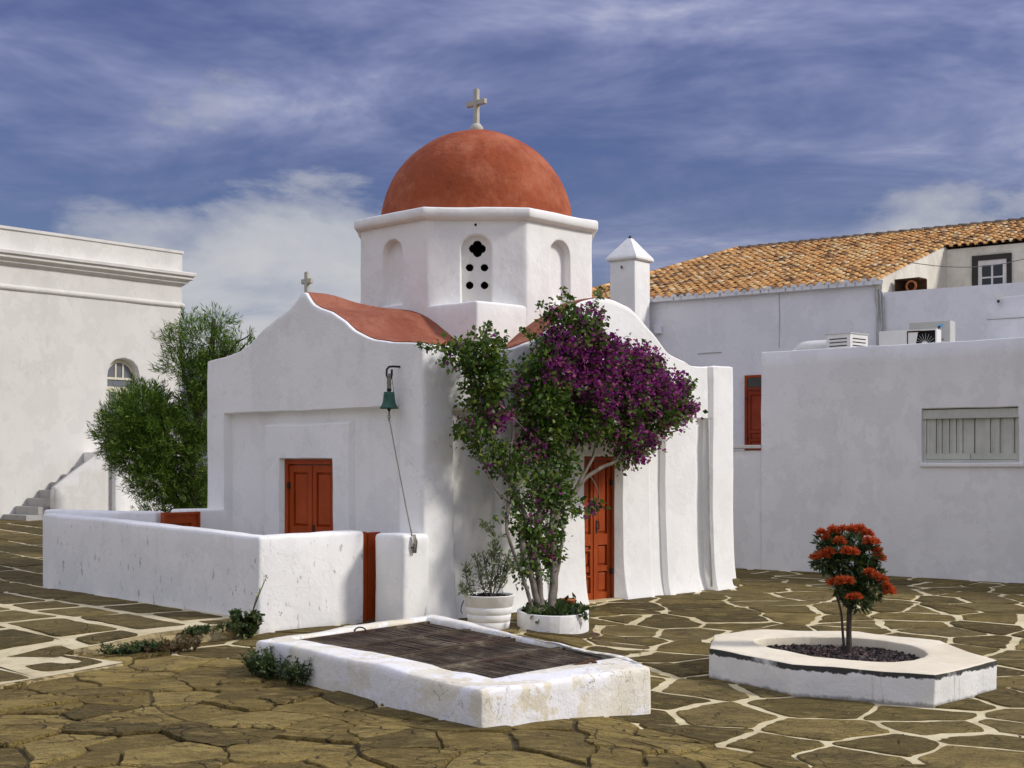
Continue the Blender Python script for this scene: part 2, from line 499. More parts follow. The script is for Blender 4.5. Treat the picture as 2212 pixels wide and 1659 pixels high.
M['joint_white'] = mat_mortar('painted_joint', (0.66, 0.58, 0.37), (0.54, 0.46, 0.27), (0.30, 0.225, 0.10), 0.55)
M['joint_pale'] = mat_mortar('painted_joint_pale', (0.60, 0.53, 0.35), (0.53, 0.455, 0.28), (0.28, 0.215, 0.10), 0.55)
M['joint_dark'] = mat_mortar('earth_joint', (0.10, 0.075, 0.03), (0.05, 0.038, 0.018), (0.02, 0.016, 0.01))
M['earth'] = mat_mortar('dry_ground', (0.17, 0.13, 0.06), (0.12, 0.09, 0.04), (0.08, 0.06, 0.03))
M['riser'] = mat_mortar('rubble_riser', (0.46, 0.38, 0.22), (0.36, 0.28, 0.14), (0.05, 0.04, 0.02), 0.9)
M['hill'] = mat_mortar('hazy_hill_rock', (0.20, 0.20, 0.24), (0.15, 0.155, 0.20), (0.12, 0.13, 0.16))  # rock colour with the blue of distance haze mixed in
M['soil'] = mat_flat('dark_soil', (0.030, 0.022, 0.016), 0.95, 0.1, 0, 20, 0.6, 1.0, 60)


def mat_gravel():
    k = NT('volcanic_gravel')
    c = k.ramp(k.island(), [(0.0, (0.012, 0.010, 0.010)), (0.5, (0.035, 0.026, 0.026)), (0.8, (0.07, 0.04, 0.034)), (1.0, (0.16, 0.11, 0.10))])
    return k.done(c, 0.7, None, 0.3)


M['gravel'] = mat_gravel()


def mat_leaf(name, cols, trans=0.25, rough=0.45, spec=0.4):
    k = NT(name)
    c = k.ramp(k.island(), [(i / (len(cols) - 1), c) for i, c in enumerate(cols)])
    k.done(c, rough, None, spec)
    tr = k.n('ShaderNodeBsdfTranslucent')
    k.link(c, tr.inputs[0])
    mx = k.n('ShaderNodeMixShader')
    mx.inputs[0].default_value = trans
    k.link(k.b.outputs[0], mx.inputs[1])
    k.link(tr.outputs[0], mx.inputs[2])
    out = [n for n in k.t.nodes if n.type == 'OUTPUT_MATERIAL'][0]
    k.link(mx.outputs[0], out.inputs[0])
    return k.m


M['leaf_boug'] = mat_leaf('bougainvillea_leaf', [(0.022, 0.055, 0.008), (0.05, 0.105, 0.014), (0.085, 0.155, 0.020), (0.20, 0.25, 0.04)], 0.3)
M['bract'] = mat_leaf('bougainvillea_bract', [(0.10, 0.012, 0.075), (0.19, 0.022, 0.17), (0.28, 0.040, 0.26), (0.38, 0.08, 0.24), (0.40, 0.14, 0.22)], 0.35, 0.6, 0.2)
M['leaf_tam'] = mat_leaf('tamarisk_foliage', [(0.030, 0.062, 0.010), (0.08, 0.155, 0.020), (0.145, 0.25, 0.034), (0.26, 0.35, 0.065)], 0.3, 0.6, 0.2)
M['leaf_olive'] = mat_leaf('olive_leaf', [(0.05, 0.075, 0.03), (0.11, 0.14, 0.06), (0.19, 0.22, 0.11), (0.28, 0.30, 0.18)], 0.2)
M['leaf_orn'] = mat_leaf('glossy_dark_leaf', [(0.012, 0.030, 0.010), (0.025, 0.055, 0.014), (0.05, 0.09, 0.02), (0.13, 0.18, 0.04)], 0.2, 0.35, 0.5)
M['leaf_weed'] = mat_leaf('weed_leaf', [(0.018, 0.040, 0.012), (0.035, 0.07, 0.016), (0.06, 0.105, 0.022), (0.11, 0.10, 0.04)], 0.25)
M['leaf_dry'] = mat_leaf('dry_weed', [(0.06, 0.035, 0.015), (0.13, 0.08, 0.035), (0.20, 0.13, 0.06), (0.05, 0.07, 0.02)], 0.2)
M['petal_red'] = mat_leaf('red_petal', [(0.46, 0.060, 0.018), (0.58, 0.11, 0.030), (0.64, 0.17, 0.05), (0.48, 0.06, 0.02)], 0.3, 0.6, 0.2)
M['petal_pale'] = mat_leaf('pale_petal', [(0.6, 0.58, 0.3), (0.7, 0.68, 0.4)], 0.3)
M['glass_sky'] = mat_flat('sky_tinted_glass', (0.16, 0.17, 0.19), 0.15, 0.6, 0, 2, 0.2, 0.0)  # pale base colour holds the sky's reflection on the panes
M['step_grey'] = plaster('shaded_grey_step', (0.46, 0.45, 0.43), (0.38, 0.37, 0.35), 0.3, 0.8)  # darker concrete grey, with the parapet's shade put into the colour
M['bark_grey'] = mat_flat('grey_bark', (0.20, 0.17, 0.14), 0.9, 0.15, 0, 9, 0.55, 0.9, 35)
M['bark_dark'] = mat_flat('dark_bark', (0.085, 0.065, 0.055), 0.9, 0.15, 0, 9, 0.5, 0.9, 35)


def mat_tile():
    k = NT('clay_roof_tile')
    rr = k.math('FRACT', k.math('ADD', k.island(), k.obrand()))
    c = k.ramp(rr, [(0.0, (0.13, 0.085, 0.055)), (0.14, (0.42, 0.215, 0.085)), (0.28, (0.62, 0.31, 0.11)), (0.6, (0.70, 0.385, 0.14)), (0.85, (0.73, 0.46, 0.19)), (1.0, (0.74, 0.58, 0.36))])
    geo = k.n('ShaderNodeNewGeometry').outputs['Position']
    c = k.mix(k.ramp(k.noise(3.0, 6, 0.7, k.mapping(src=geo)), [(0.50, 0.0), (0.66, 0.75)]), c, (0.15, 0.10, 0.065))
    b = k.bump(k.noise(30, 4, 0.6, k.mapping(src=geo)), 0.4, 0.008)
    return k.done(c, 0.85, b, 0.2)


M['tile'] = mat_tile()
M['tile_under'] = mat_flat('tile_bed', (0.10, 0.055, 0.03), 0.9, 0.1, 0, 5, 0.5, 0.5)


# ---------------------------------------------------------------- helpers
def tag(o, label=None, cat=None, group=None, kind=None):
    if label: o['label'] = label
    if cat: o['category'] = cat
    if group: o['group'] = group
    if kind: o['kind'] = kind
    return o


def empty(name, loc=(0, 0, 0), rz=0.0, label=None, cat=None, group=None, kind=None):
    o = bpy.data.objects.new(name, None)
    o.location = loc
    o.rotation_euler = (0, 0, rz)
    o.empty_display_size = 0.2
    COL.objects.link(o)
    return tag(o, label, cat, group, kind)


def obj(name, verts, faces, mat, parent=None, smooth=False, mats=None, fmat=None):
    me = bpy.data.meshes.new(name)
    me.from_pydata([tuple(v) for v in verts], [], faces)
    for m in (mats or [mat]):
        me.materials.append(m)
    if fmat is not None:
        me.polygons.foreach_set('material_index', fmat)
    if smooth:
        me.polygons.foreach_set('use_smooth', [True] * len(me.polygons))
    me.update()
    o = bpy.data.objects.new(name, me)
    COL.objects.link(o)
    if parent:
        o.parent = parent
    return o


def bm_obj(name, bm, mat, parent=None, smooth=False):
    me = bpy.data.meshes.new(name)
    bm.to_mesh(me)
    bm.free()
    me.materials.append(mat)
    if smooth:
        me.polygons.foreach_set('use_smooth', [True] * len(me.polygons))
    o = bpy.data.objects.new(name, me)
    COL.objects.link(o)
    if parent:
        o.parent = parent
    return o


def sm(a, b, x):
    t = min(1.0, max(0.0, (x - a) / (b - a)))
    return t * t * (3 - 2 * t)


def nz(x, y, z, s):
    return noise.noise(Vector((x * s, y * s, z * s)))


def lump(p, amp):
    """world-scale hand-made unevenness, coherent in space"""
    v = Vector(p)
    a = noise.noise_vector(v * 0.9) * 0.9 + noise.noise_vector(v * 2.7 + Vector((5, 1, 3))) * 0.5 + noise.noise_vector(v * 7.0) * 0.18
    return v + a * amp


class MB:
    def __init__(s):
        s.v = []
        s.f = []

    def add(s, vs, fs):
        o = len(s.v)
        s.v += [tuple(p) for p in vs]
        s.f += [tuple(i + o for i in q) for q in fs]

    def box(s, x0, x1, y0, y1, z0, z1):
        s.add([(x0, y0, z0), (x1, y0, z0), (x1, y1, z0), (x0, y1, z0), (x0, y0, z1), (x1, y0, z1), (x1, y1, z1), (x0, y1, z1)],
              [(3, 2, 1, 0), (4, 5, 6, 7), (0, 1, 5, 4), (1, 2, 6, 5), (2, 3, 7, 6), (3, 0, 4, 7)])

    def tube(s, pts, rad, n=7, cap=True):
        pts = [Vector(p) for p in pts]
        if isinstance(rad, (int, float)):
            rad = [rad] * len(pts)
        vs, fs = [], []
        up = Vector((0.31, 0.17, 0.93))
        prev = None
        for i, p in enumerate(pts):
            d = (pts[min(i + 1, len(pts) - 1)] - pts[max(i - 1, 0)])
            if d.length < 1e-9:
                d = Vector((0, 0, 1))
            d.normalize()
            if prev is None:
                u = d.cross(up)
                if u.length < 0.1:
                    u = d.cross(Vector((1, 0, 0)))
            else:
                u = prev - d * prev.dot(d)
            u.normalize()
            prev = u
            w = d.cross(u)
            for k in range(n):
                t = 2 * math.pi * k / n
                vs.append(p + (u * math.cos(t) + w * math.sin(t)) * rad[i])
        for i in range(len(pts) - 1):
            for k in range(n):
                k2 = (k + 1) % n
                fs.append((i * n + k, i * n + k2, (i + 1) * n + k2, (i + 1) * n + k))
        if cap:
            fs.append(tuple(range(n - 1, -1, -1)))
            fs.append(tuple((len(pts) - 1) * n + k for k in range(n)))
        s.add(vs, fs)

    def lathe(s, prof, n=32, c=(0, 0, 0), closed=True):
        vs, fs = [], []
        for r, z in prof:
            for k in range(n):
                t = 2 * math.pi * k / n
                vs.append((c[0] + r * math.cos(t), c[1] + r * math.sin(t), c[2] + z))
        for i in range(len(prof) - 1):
            for k in range(n):
                k2 = (k + 1) % n
                fs.append((i * n + k, i * n + k2, (i + 1) * n + k2, (i + 1) * n + k))
        s.add(vs, fs)

    def build(s, name, mat, parent=None, smooth=False, amp=0.0):
        v = s.v
        if amp:
            v = [lump(p, amp) for p in v]
        return obj(name, v, s.f, mat, parent, smooth)


def bevel_box(name, x0, x1, y0, y1, z0, z1, mat, parent, bev=0.01, seg=2, smooth=False):
    bm = bmesh.new()
    bmesh.ops.create_cube(bm, size=1.0)
    for v in bm.verts:
        v.co = Vector(((x0 + x1) / 2 + v.co.x * (x1 - x0), (y0 + y1) / 2 + v.co.y * (y1 - y0), (z0 + z1) / 2 + v.co.z * (z1 - z0)))
    bmesh.ops.bevel(bm, geom=list(bm.edges), offset=bev, segments=seg, affect='EDGES', profile=0.5)
    return bm_obj(name, bm, mat, parent, smooth)


def grid_cut(bm, step):
    lo = [min(v.co[i] for v in bm.verts) for i in range(3)]
    hi = [max(v.co[i] for v in bm.verts) for i in range(3)]
    for ax in range(3):
        n = int((hi[ax] - lo[ax]) / step)
        nrm = Vector([1.0 if i == ax else 0.0 for i in range(3)])
        for k in range(1, n + 1):
            co = nrm * (lo[ax] + (hi[ax] - lo[ax]) * k / (n + 1))
            bmesh.ops.bisect_plane(bm, geom=list(bm.verts) + list(bm.edges) + list(bm.faces), plane_co=co, plane_no=nrm, dist=1e-5)


def plaster_prism(name, poly, z0, z1, mat, parent, bev=0.035, step=0.22, amp=0.012, topfn=None):
    """extruded polygon with rounded edges and hand-plastered unevenness"""
    bm = bmesh.new()
    lo = [bm.verts.new((x, y, z0)) for x, y in poly]
    hi = [bm.verts.new((x, y, z1)) for x, y in poly]
    n = len(poly)
    bm.faces.new(hi)
    bm.faces.new(lo[::-1])
    for i in range(n):
        bm.faces.new((lo[i], lo[(i + 1) % n], hi[(i + 1) % n], hi[i]))
    bmesh.ops.recalc_face_normals(bm, faces=list(bm.faces))
    ed = [e for e in bm.edges if not (e.verts[0].co.z < z0 + 1e-6 and e.verts[1].co.z < z0 + 1e-6)]
    bmesh.ops.bevel(bm, geom=ed, offset=bev, segments=3, affect='EDGES', profile=0.5)
    grid_cut(bm, step)
    bmesh.ops.triangulate(bm, faces=[f for f in bm.faces if len(f.verts) > 4])
    for v in bm.verts:
        co = v.co.copy()
        if topfn:
            t = (co.z - z0) / (z1 - z0)
            co.z += t * topfn(co.x, co.y)
        v.co = lump(co, amp)
    return bm_obj(name, bm, mat, parent, True)


def plaster_ring(name, outer, inner, z0, z1, zi, mat, parent, bev=0.02, step=0.12, amp=0.01, z0fn=None, topmat=None, topz=None):
    """masonry kerb ring: outer wall, flat top, inner wall down to zi"""
    bm = bmesh.new()
    n = len(outer)
    ob = [bm.verts.new((x, y, z0)) for x, y in outer]
    ot = [bm.verts.new((x, y, z1)) for x, y in outer]
    it = [bm.verts.new((x, y, z1)) for x, y in inner]
    ib = [bm.verts.new((x, y, zi)) for x, y in inner]
    for i in range(n):
        j = (i + 1) % n
        bm.faces.new((ob[i], ob[j], ot[j], ot[i]))
        bm.faces.new((ot[i], ot[j], it[j], it[i]))
        bm.faces.new((it[i], it[j], ib[j], ib[i]))
    bmesh.ops.recalc_face_normals(bm, faces=list(bm.faces))
    ed = [e for e in bm.edges if len(e.link_faces) == 2 and e.calc_face_angle(0) > 0.3]
    bmesh.ops.bevel(bm, geom=ed, offset=bev, segments=2, affect='EDGES', profile=0.5)
    grid_cut(bm, step)
    bmesh.ops.triangulate(bm, faces=[f for f in bm.faces if len(f.verts) > 4])
    bm.normal_update()
    tops = [(f.normal.z > 0.8 and f.calc_center_median().z > z1 - 0.02) or (f.normal.x * f.calc_center_median().x + f.normal.y * f.calc_center_median().y < -0.05) for f in bm.faces]
    for v in bm.verts:
        co = v.co.copy()
        if z0fn and co.z < z1 - 0.03:
            t = min(1.0, (z1 - co.z) / (z1 - z0))
            co.z += t * z0fn(co.x, co.y)
        if topz and co.z > zi - 0.2:
            co.z += topz(co.x, co.y) * sm(z0, z1, co.z)
        v.co = lump(co, amp)
    o = bm_obj(name, bm, mat, parent, True)
    if topmat:
        o.data.materials.append(topmat)
        o.data.polygons.foreach_set('material_index', [1 if t else 0 for t in tops])
    return o


def fill(breaks, step):
    """sorted coordinates with soft pairs round every break and even filling"""
    out = []
    b = sorted(breaks)
    for i in range(len(b) - 1):
        a, c = b[i], b[i + 1]
        n = max(1, int(math.ceil((c - a) / step)))
        out += [a + (c - a) * k / n for k in range(n)]
    out.append(b[-1])
    res = [out[0]]
    for x in out[1:]:
        if x - res[-1] > 1e-4:
            res.append(x)
    return res


def soft(edges, lo, hi, e=0.007):
    r = {lo, hi}
    for x in edges:
        for d in (e, e + 0.014):
            r.add(x - d)
            r.add(x + d)
    return [x for x in r if lo <= x <= hi]


def ribbon(name, spts, pos, ztop, zs, depth, mat, parent, thick=0.22, ntop=0, amp=0.010, hole=None, drop=0.4, closed=False):
    """wall surface swept along a path: pos(s) -> (x, y, nx, ny); zs rows up to the springing, then ntop rows up to ztop(s)"""
    verts, faces = [], []
    rows = None
    for s in spts:
        x, y, nx, ny = pos(s)
        top = ztop(s)
        z_last = zs[-1]
        zz_ = list(zs) + [z_last + (top - z_last) * (k + 1) / (ntop + 1) for k in range(ntop + 1)] if ntop >= 0 else list(zs)
        col = []
        for z in zz_:
            d = depth(s, z)
            col.append(lump((x - nx * d, y - ny * d, z), amp))
        d = depth(s, zz_[-1])
        for ins, dz in ((0.012, 0.010), (0.035, 0.016), (thick - 0.03, 0.016), (thick, 0.0), (thick, -drop)):
            col.append(lump((x - nx * (d + ins), y - ny * (d + ins), zz_[-1] + dz), amp))
        verts += col
        rows = len(col)
    m = len(spts)
    for i in range(m if closed else m - 1):
        i2 = (i + 1) % m
        sc = (spts[i] + spts[i2]) / 2 if i2 else spts[i] + 0.01
        for r in range(rows - 1):
            if hole and r < len(zs) + ntop:
                z = (verts[i * rows + r][2] + verts[i * rows + r + 1][2]) / 2
                if hole(sc, z):
                    continue
            faces.append((i * rows + r, i2 * rows + r, i2 * rows + r + 1, i * rows + r + 1))
    return obj(name, verts, faces, mat, parent, True)


def closed_path(pts, rad=0.05, seg=4):
    """rounded closed polyline -> (pos(s), total length, list of corner s values)"""
    n = len(pts)
    P = [Vector(p) for p in pts]
    lens = [(P[(i + 1) % n] - P[i]).length for i in range(n)]
    cum = [0]
    for l in lens:
        cum.append(cum[-1] + l)
    area = sum(P[i].x * P[(i + 1) % n].y - P[(i + 1) % n].x * P[i].y for i in range(n))
    sg = 1.0 if area > 0 else -1.0

    def nrm(i):
        d = (P[(i + 1) % n] - P[i]).normalized()
        return Vector((d.y, -d.x)) * sg

    def pos(s):
        s = s % cum[-1]
        i = max(k for k in range(n) if cum[k] <= s + 1e-9)
        t = s - cum[i]
        d = (P[(i + 1) % n] - P[i]).normalized()
        p = P[i] + d * t
        nn = nrm(i)
        if t < rad:
            n0 = nrm(i - 1)
            w = 0.5 + 0.5 * t / rad
            q = (n0 * (1 - w) + nn * w)
            L = q.length
            q = q / L
            cut = rad * (1 - t / rad) ** 2 * 0.35 * (1 - n0.dot(nn))
            return p.x - q.x * cut, p.y - q.y * cut, q.x, q.y
        if lens[i] - t < rad:
            t2 = lens[i] - t
            n1 = nrm((i + 1) % n)
            w = 0.5 + 0.5 * t2 / rad
            q = (n1 * (1 - w) + nn * w)
            q = q / q.length
            cut = rad * (1 - t2 / rad) ** 2 * 0.35 * (1 - n1.dot(nn))
            return p.x - q.x * cut, p.y - q.y * cut, q.x, q.y
        return p.x, p.y, nn.x, nn.y

    br = []
    for c in cum:
        for k in (-1, -0.66, -0.33, 0, 0.33, 0.66, 1):
            br.append(min(max(c + k * rad, 0), cum[-1] - 1e-4))
    return pos, cum[-1], br


def leaves(name, P, D, N, L, W, mat, parent=None, fold=0.25):
    """folded leaf blades: base P, direction D, normal N, length L, half width W (all numpy)"""
    n = len(P)
    if n == 0:
        return None
    D = D / (np.linalg.norm(D, axis=1, keepdims=True) + 1e-9)
    S = np.cross(D, N)
    S /= (np.linalg.norm(S, axis=1, keepdims=True) + 1e-9)
    U = np.cross(S, D)
    L = L[:, None]
    W = W[:, None]
    mid = P + D * L * 0.45
    V = np.empty((n, 4, 3))
    V[:, 0] = P
    V[:, 1] = mid + S * W + U * W * fold
    V[:, 2] = P + D * L
    V[:, 3] = mid - S * W + U * W * fold
    me = bpy.data.meshes.new(name)
    me.vertices.add(n * 4)
    me.vertices.foreach_set('co', V.reshape(-1))
    idx = np.arange(n)[:, None] * 4
    tri = np.concatenate([idx + np.array([[0, 1, 2]]), idx + np.array([[0, 2, 3]])], axis=1).reshape(-1)
    me.loops.add(n * 6)
    me.loops.foreach_set('vertex_index', tri.astype(np.int32))
    me.polygons.add(n * 2)
    me.polygons.foreach_set('loop_start', np.arange(0, n * 6, 3, dtype=np.int32))
    me.polygons.foreach_set('loop_total', np.full(n * 2, 3, dtype=np.int32))
    me.materials.append(mat)
    me.update(calc_edges=True)
    me.validate()
    o = bpy.data.objects.new(name, me)
    COL.objects.link(o)
    if parent:
        o.parent = parent
    return o


npr = np.random.default_rng(11)


def unit(n):
    v = npr.normal(size=(n, 3))
    return v / np.linalg.norm(v, axis=1, keepdims=True)


# ---------------------------------------------------------------- ground, paving, terrace, hills
def gz(x, y):
    return -0.11 * sm(0.1, 1.3, x) * (1 - sm(12.5, 17, y)) + 0.012 * noise.noise(Vector((x * 0.7, y * 0.7, 0)))


def tz(x, y):
    return 0.03 + 0.12 * sm(11.0, 12.3, y) + 0.36 * sm(16.5, 28, y) + 0.012 * noise.noise(Vector((x * 0.6, y * 0.6, 4)))


def ground_sheet():
    v, f = [], []
    rad = [0.5, 4, 7, 10, 14, 20, 28, 40, 60, 120, 300, 900, 3200]
    n = 48
    for r in rad:
        for k in range(n):
            t = 2 * math.pi * k / n
            v.append((r * math.cos(t), r * math.sin(t) + 4, -0.30))
    for i in range(len(rad) - 1):
        for k in range(n):
            f.append((i * n + k, i * n + (k + 1) % n, (i + 1) * n + (k + 1) % n, (i + 1) * n + k))
    f.append(tuple(range(n - 1, -1, -1)))
    tag(obj('ground', v, f, M['earth']), 'dry olive ground stretching away around the plaza', None, None, 'structure')


ground_sheet()


def clip(poly, px_, py_, nx, ny):
    """keep the side of the line through (px,py) where n.(q-p) <= 0"""
    out = []
    m = len(poly)
    for i in range(m):
        a, b = poly[i], poly[(i + 1) % m]
        da = (a[0] - px_) * nx + (a[1] - py_) * ny
        db = (b[0] - px_) * nx + (b[1] - py_) * ny
        if da <= 0:
            out.append(a)
        if (da < 0) != (db < 0) and abs(da - db) > 1e-12:
            t = da / (da - db)
            out.append((a[0] + (b[0] - a[0]) * t, a[1] + (b[1] - a[1]) * t))
    return out


def voronoi(seeds, joint):
    """convex cells shrunk by half of each seed's joint width, plus the full cells"""
    A = np.array(seeds)
    res = []
    for i, s in enumerate(seeds):
        d = np.hypot(A[:, 0] - s[0], A[:, 1] - s[1])
        near = np.argsort(d)[1:22]
        full = [(s[0] - 1.6, s[1] - 1.6), (s[0] + 1.6, s[1] - 1.6), (s[0] + 1.6, s[1] + 1.6), (s[0] - 1.6, s[1] + 1.6)]
        cut = list(full)
        for j in near:
            q = seeds[j]
            dx, dy = q[0] - s[0], q[1] - s[1]
            L = math.hypot(dx, dy)
            nx, ny = dx / L, dy / L
            mx, my = (s[0] + q[0]) / 2, (s[1] + q[1]) / 2
            full = clip(full, mx, my, nx, ny)
            rr = random.Random(int(1e4 * (mx * 3.1 + my * 7.7)) & 0xffffff).random()
            jw = joint(s) * (0.55 + 1.0 * rr) / 2
            cut = clip(cut, mx - nx * jw, my - ny * jw, nx, ny)
            if len(cut) < 3:
                break
        res.append((full, cut))
    return res


def stone_mesh(poly, zf, h, rough=0.014, sp=0.13, tilt=(0, 0), cc=0.05, bv=0.022):
    """slab with a ragged, slightly worn outline; returns verts, faces"""
    # cut the corners
    m = len(poly)
    q = []
    for i in range(m):
        a, b, c = poly[i - 1], poly[i], poly[(i + 1) % m]
        la = math.hypot(a[0] - b[0], a[1] - b[1])
        lc = math.hypot(c[0] - b[0], c[1] - b[1])
        ta = min(0.3, cc / max(la, 1e-6))
        tc_ = min(0.3, cc / max(lc, 1e-6))
        q.append((b[0] + (a[0] - b[0]) * ta, b[1] + (a[1] - b[1]) * ta))
        q.append((b[0] + (c[0] - b[0]) * tc_, b[1] + (c[1] - b[1]) * tc_))
    pts = []
    m = len(q)
    for i in range(m):
        a, b = q[i], q[(i + 1) % m]
        l = math.hypot(b[0] - a[0], b[1] - a[1])
        n = max(1, int(round(l / sp)))
        pts += [(a[0] + (b[0] - a[0]) * k / n, a[1] + (b[1] - a[1]) * k / n) for k in range(n)]
    cx = sum(p[0] for p in pts) / len(pts)
    cy = sum(p[1] for p in pts) / len(pts)
    n = len(pts)
    o, t, b = [], [], []
    for x, y in pts:
        x2 = x + rough * 2.2 * nz(x, y, 1.7, 4.0) + rough * nz(x, y, 5.7, 17.0)
        y2 = y + rough * 2.2 * nz(x, y, 8.7, 4.0) + rough * nz(x, y, 2.7, 17.0)
        dx, dy = cx - x2, cy - y2
        l = math.hypot(dx, dy) + 1e-6
        zb = zf(x2, y2)
        tz_ = (x2 - cx) * tilt[0] + (y2 - cy) * tilt[1]
        b.append((x2, y2, zb - 0.03))
        o.append((x2, y2, zb + h * 0.45 + tz_))
        k = min(bv, l * 0.3)
        t.append((x2 + dx / l * k, y2 + dy / l * k, zb + h + tz_ + 0.004 * nz(x2, y2, 3, 9)))
    vs = b + o + t + [(cx, cy, zf(cx, cy) + h + 0.003)]
    fs = []
    for i in range(n):
        j = (i + 1) % n
        fs.append((i, j, n + j, n + i))
        fs.append((n + i, n + j, 2 * n + j, 2 * n + i))
        fs.append((2 * n + i, 2 * n + j, 3 * n))
    return vs, fs


def zone_rough(x, y):
    """the bare, unpainted paving in the foreground"""
    edge = 0.75 + max(0.0, 8.9 - y) * 0.95 + 0.25 * math.sin(x * 2.1 + y * 1.3)
    if y > 9.3:
        edge = -0.1 - (y - 8.5) * 0.72
    return x < edge


def plaza():
    seeds = []
    r = random.Random(21)
    # painted part: large stones
    y = 5.6
    while y < 24:
        x = -6.0 + r.random() * 0.5
        st = 0.82
        while x < 12:
            sx, sy = x + r.uniform(-.34, .34), y + r.uniform(-.23, .23)
            if not zone_rough(sx, sy) and abs(sx) < 0.46 * sy + 1.2:
                seeds.append((sx, sy))
            x += st * r.uniform(0.75, 1.35)
        y += 0.50
    n_big = len(seeds)
    y = 5.6
    while y < 13.5:
        x = -7.0 + r.random() * 0.3
        while x < 4:
            sx, sy = x + r.uniform(-.24, .24), y + r.uniform(-.2, .2)
            if zone_rough(sx, sy) and abs(sx) < 0.46 * sy + 1.0 and not (sy > 11.5 and sx < -4.4):
                seeds.append((sx, sy))
            x += 0.50 * r.choice((0.5, 0.7, 0.9, 1.2, 1.9))
        y += 0.37
    jt = lambda s: 0.022 if zone_rough(*s) else 0.066
    cells = voronoi(seeds, jt)
    A = tag(empty('painted_pavement', (0, 12, 0)), 'olive flagstone paving with cream painted joints', None, None, 'structure')
    B = tag(empty('rough_pavement', (0, 9, 0)), 'bare tan crazy paving with dark cracks in the foreground', None, None, 'structure')
    for root, which, mj, ms, nm in ((A, False, 'joint_white', 'stone_a', 'joint_bed'), (B, True, 'joint_dark', 'stone_b', 'earth_bed')):
        jv, jf = [], []
        stones = []
        ox, oy, _ = root.location
        for (sx, sy), (full, cut) in zip(seeds, cells):
            if zone_rough(sx, sy) != which or len(full) < 3:
                continue
            o = len(jv)
            jv += [(px_ - ox, py_ - oy, gz(px_, py_)) for px_, py_ in full]
            jv.append((sx - ox, sy - oy, gz(sx, sy)))
            jf += [(o + i, o + (i + 1) % len(full), o + len(full)) for i in range(len(full))]
            if len(cut) < 3:
                continue
            ar = abs(sum(cut[i][0] * cut[(i + 1) % len(cut)][1] - cut[(i + 1) % len(cut)][0] * cut[i][1] for i in range(len(cut)))) / 2
            if ar < 0.02:
                continue
            stones.append((ar / sy ** 3, cut, sx, sy))
        jb = obj(nm, jv, jf, M[mj], root, False)
        stones.sort(key=lambda s: -s[0])
        rest = MB()
        for k, (_, cut, sx, sy) in enumerate(stones):
            if which:
                h = r.uniform(0.004, 0.028)
                vs, fs = stone_mesh(cut, gz, h, 0.022, 0.07, (r.uniform(-.022, .022), r.uniform(-.022, .022)), 0.010, 0.006)
            else:
                h = r.uniform(0.004, 0.016)
                vs, fs = stone_mesh(cut, gz, h, 0.017, 0.075, (r.uniform(-.012, .012), r.uniform(-.012, .012)), 0.02, 0.010)
            if k < 300:
                cz = gz(sx, sy)
                so = obj('flagstone', [(a - sx, b - sy, c - cz) for a, b, c in vs], fs, M[ms], root, False)
                so.location = (sx - ox, sy - oy, cz)
            else:
                rest.add([(a - ox, b - oy, c) for a, b, c in vs], fs)
        if rest.v:
            tag(rest.build('flagstone_mass', M[ms], root), None, None, None, 'stuff')


plaza()

TERR = [(-2.60, 13.12), (-3.08, 12.45), (-3.60, 11.80), (-3.92, 11.52), (-3.24, 11.20), (-3.52, 10.70), (-3.86, 10.05), (-4.6, 8.6), (-14, 8.6), (-20, 34), (-6.5, 34), (-4.2, 20), (-2.48, 13.42)]


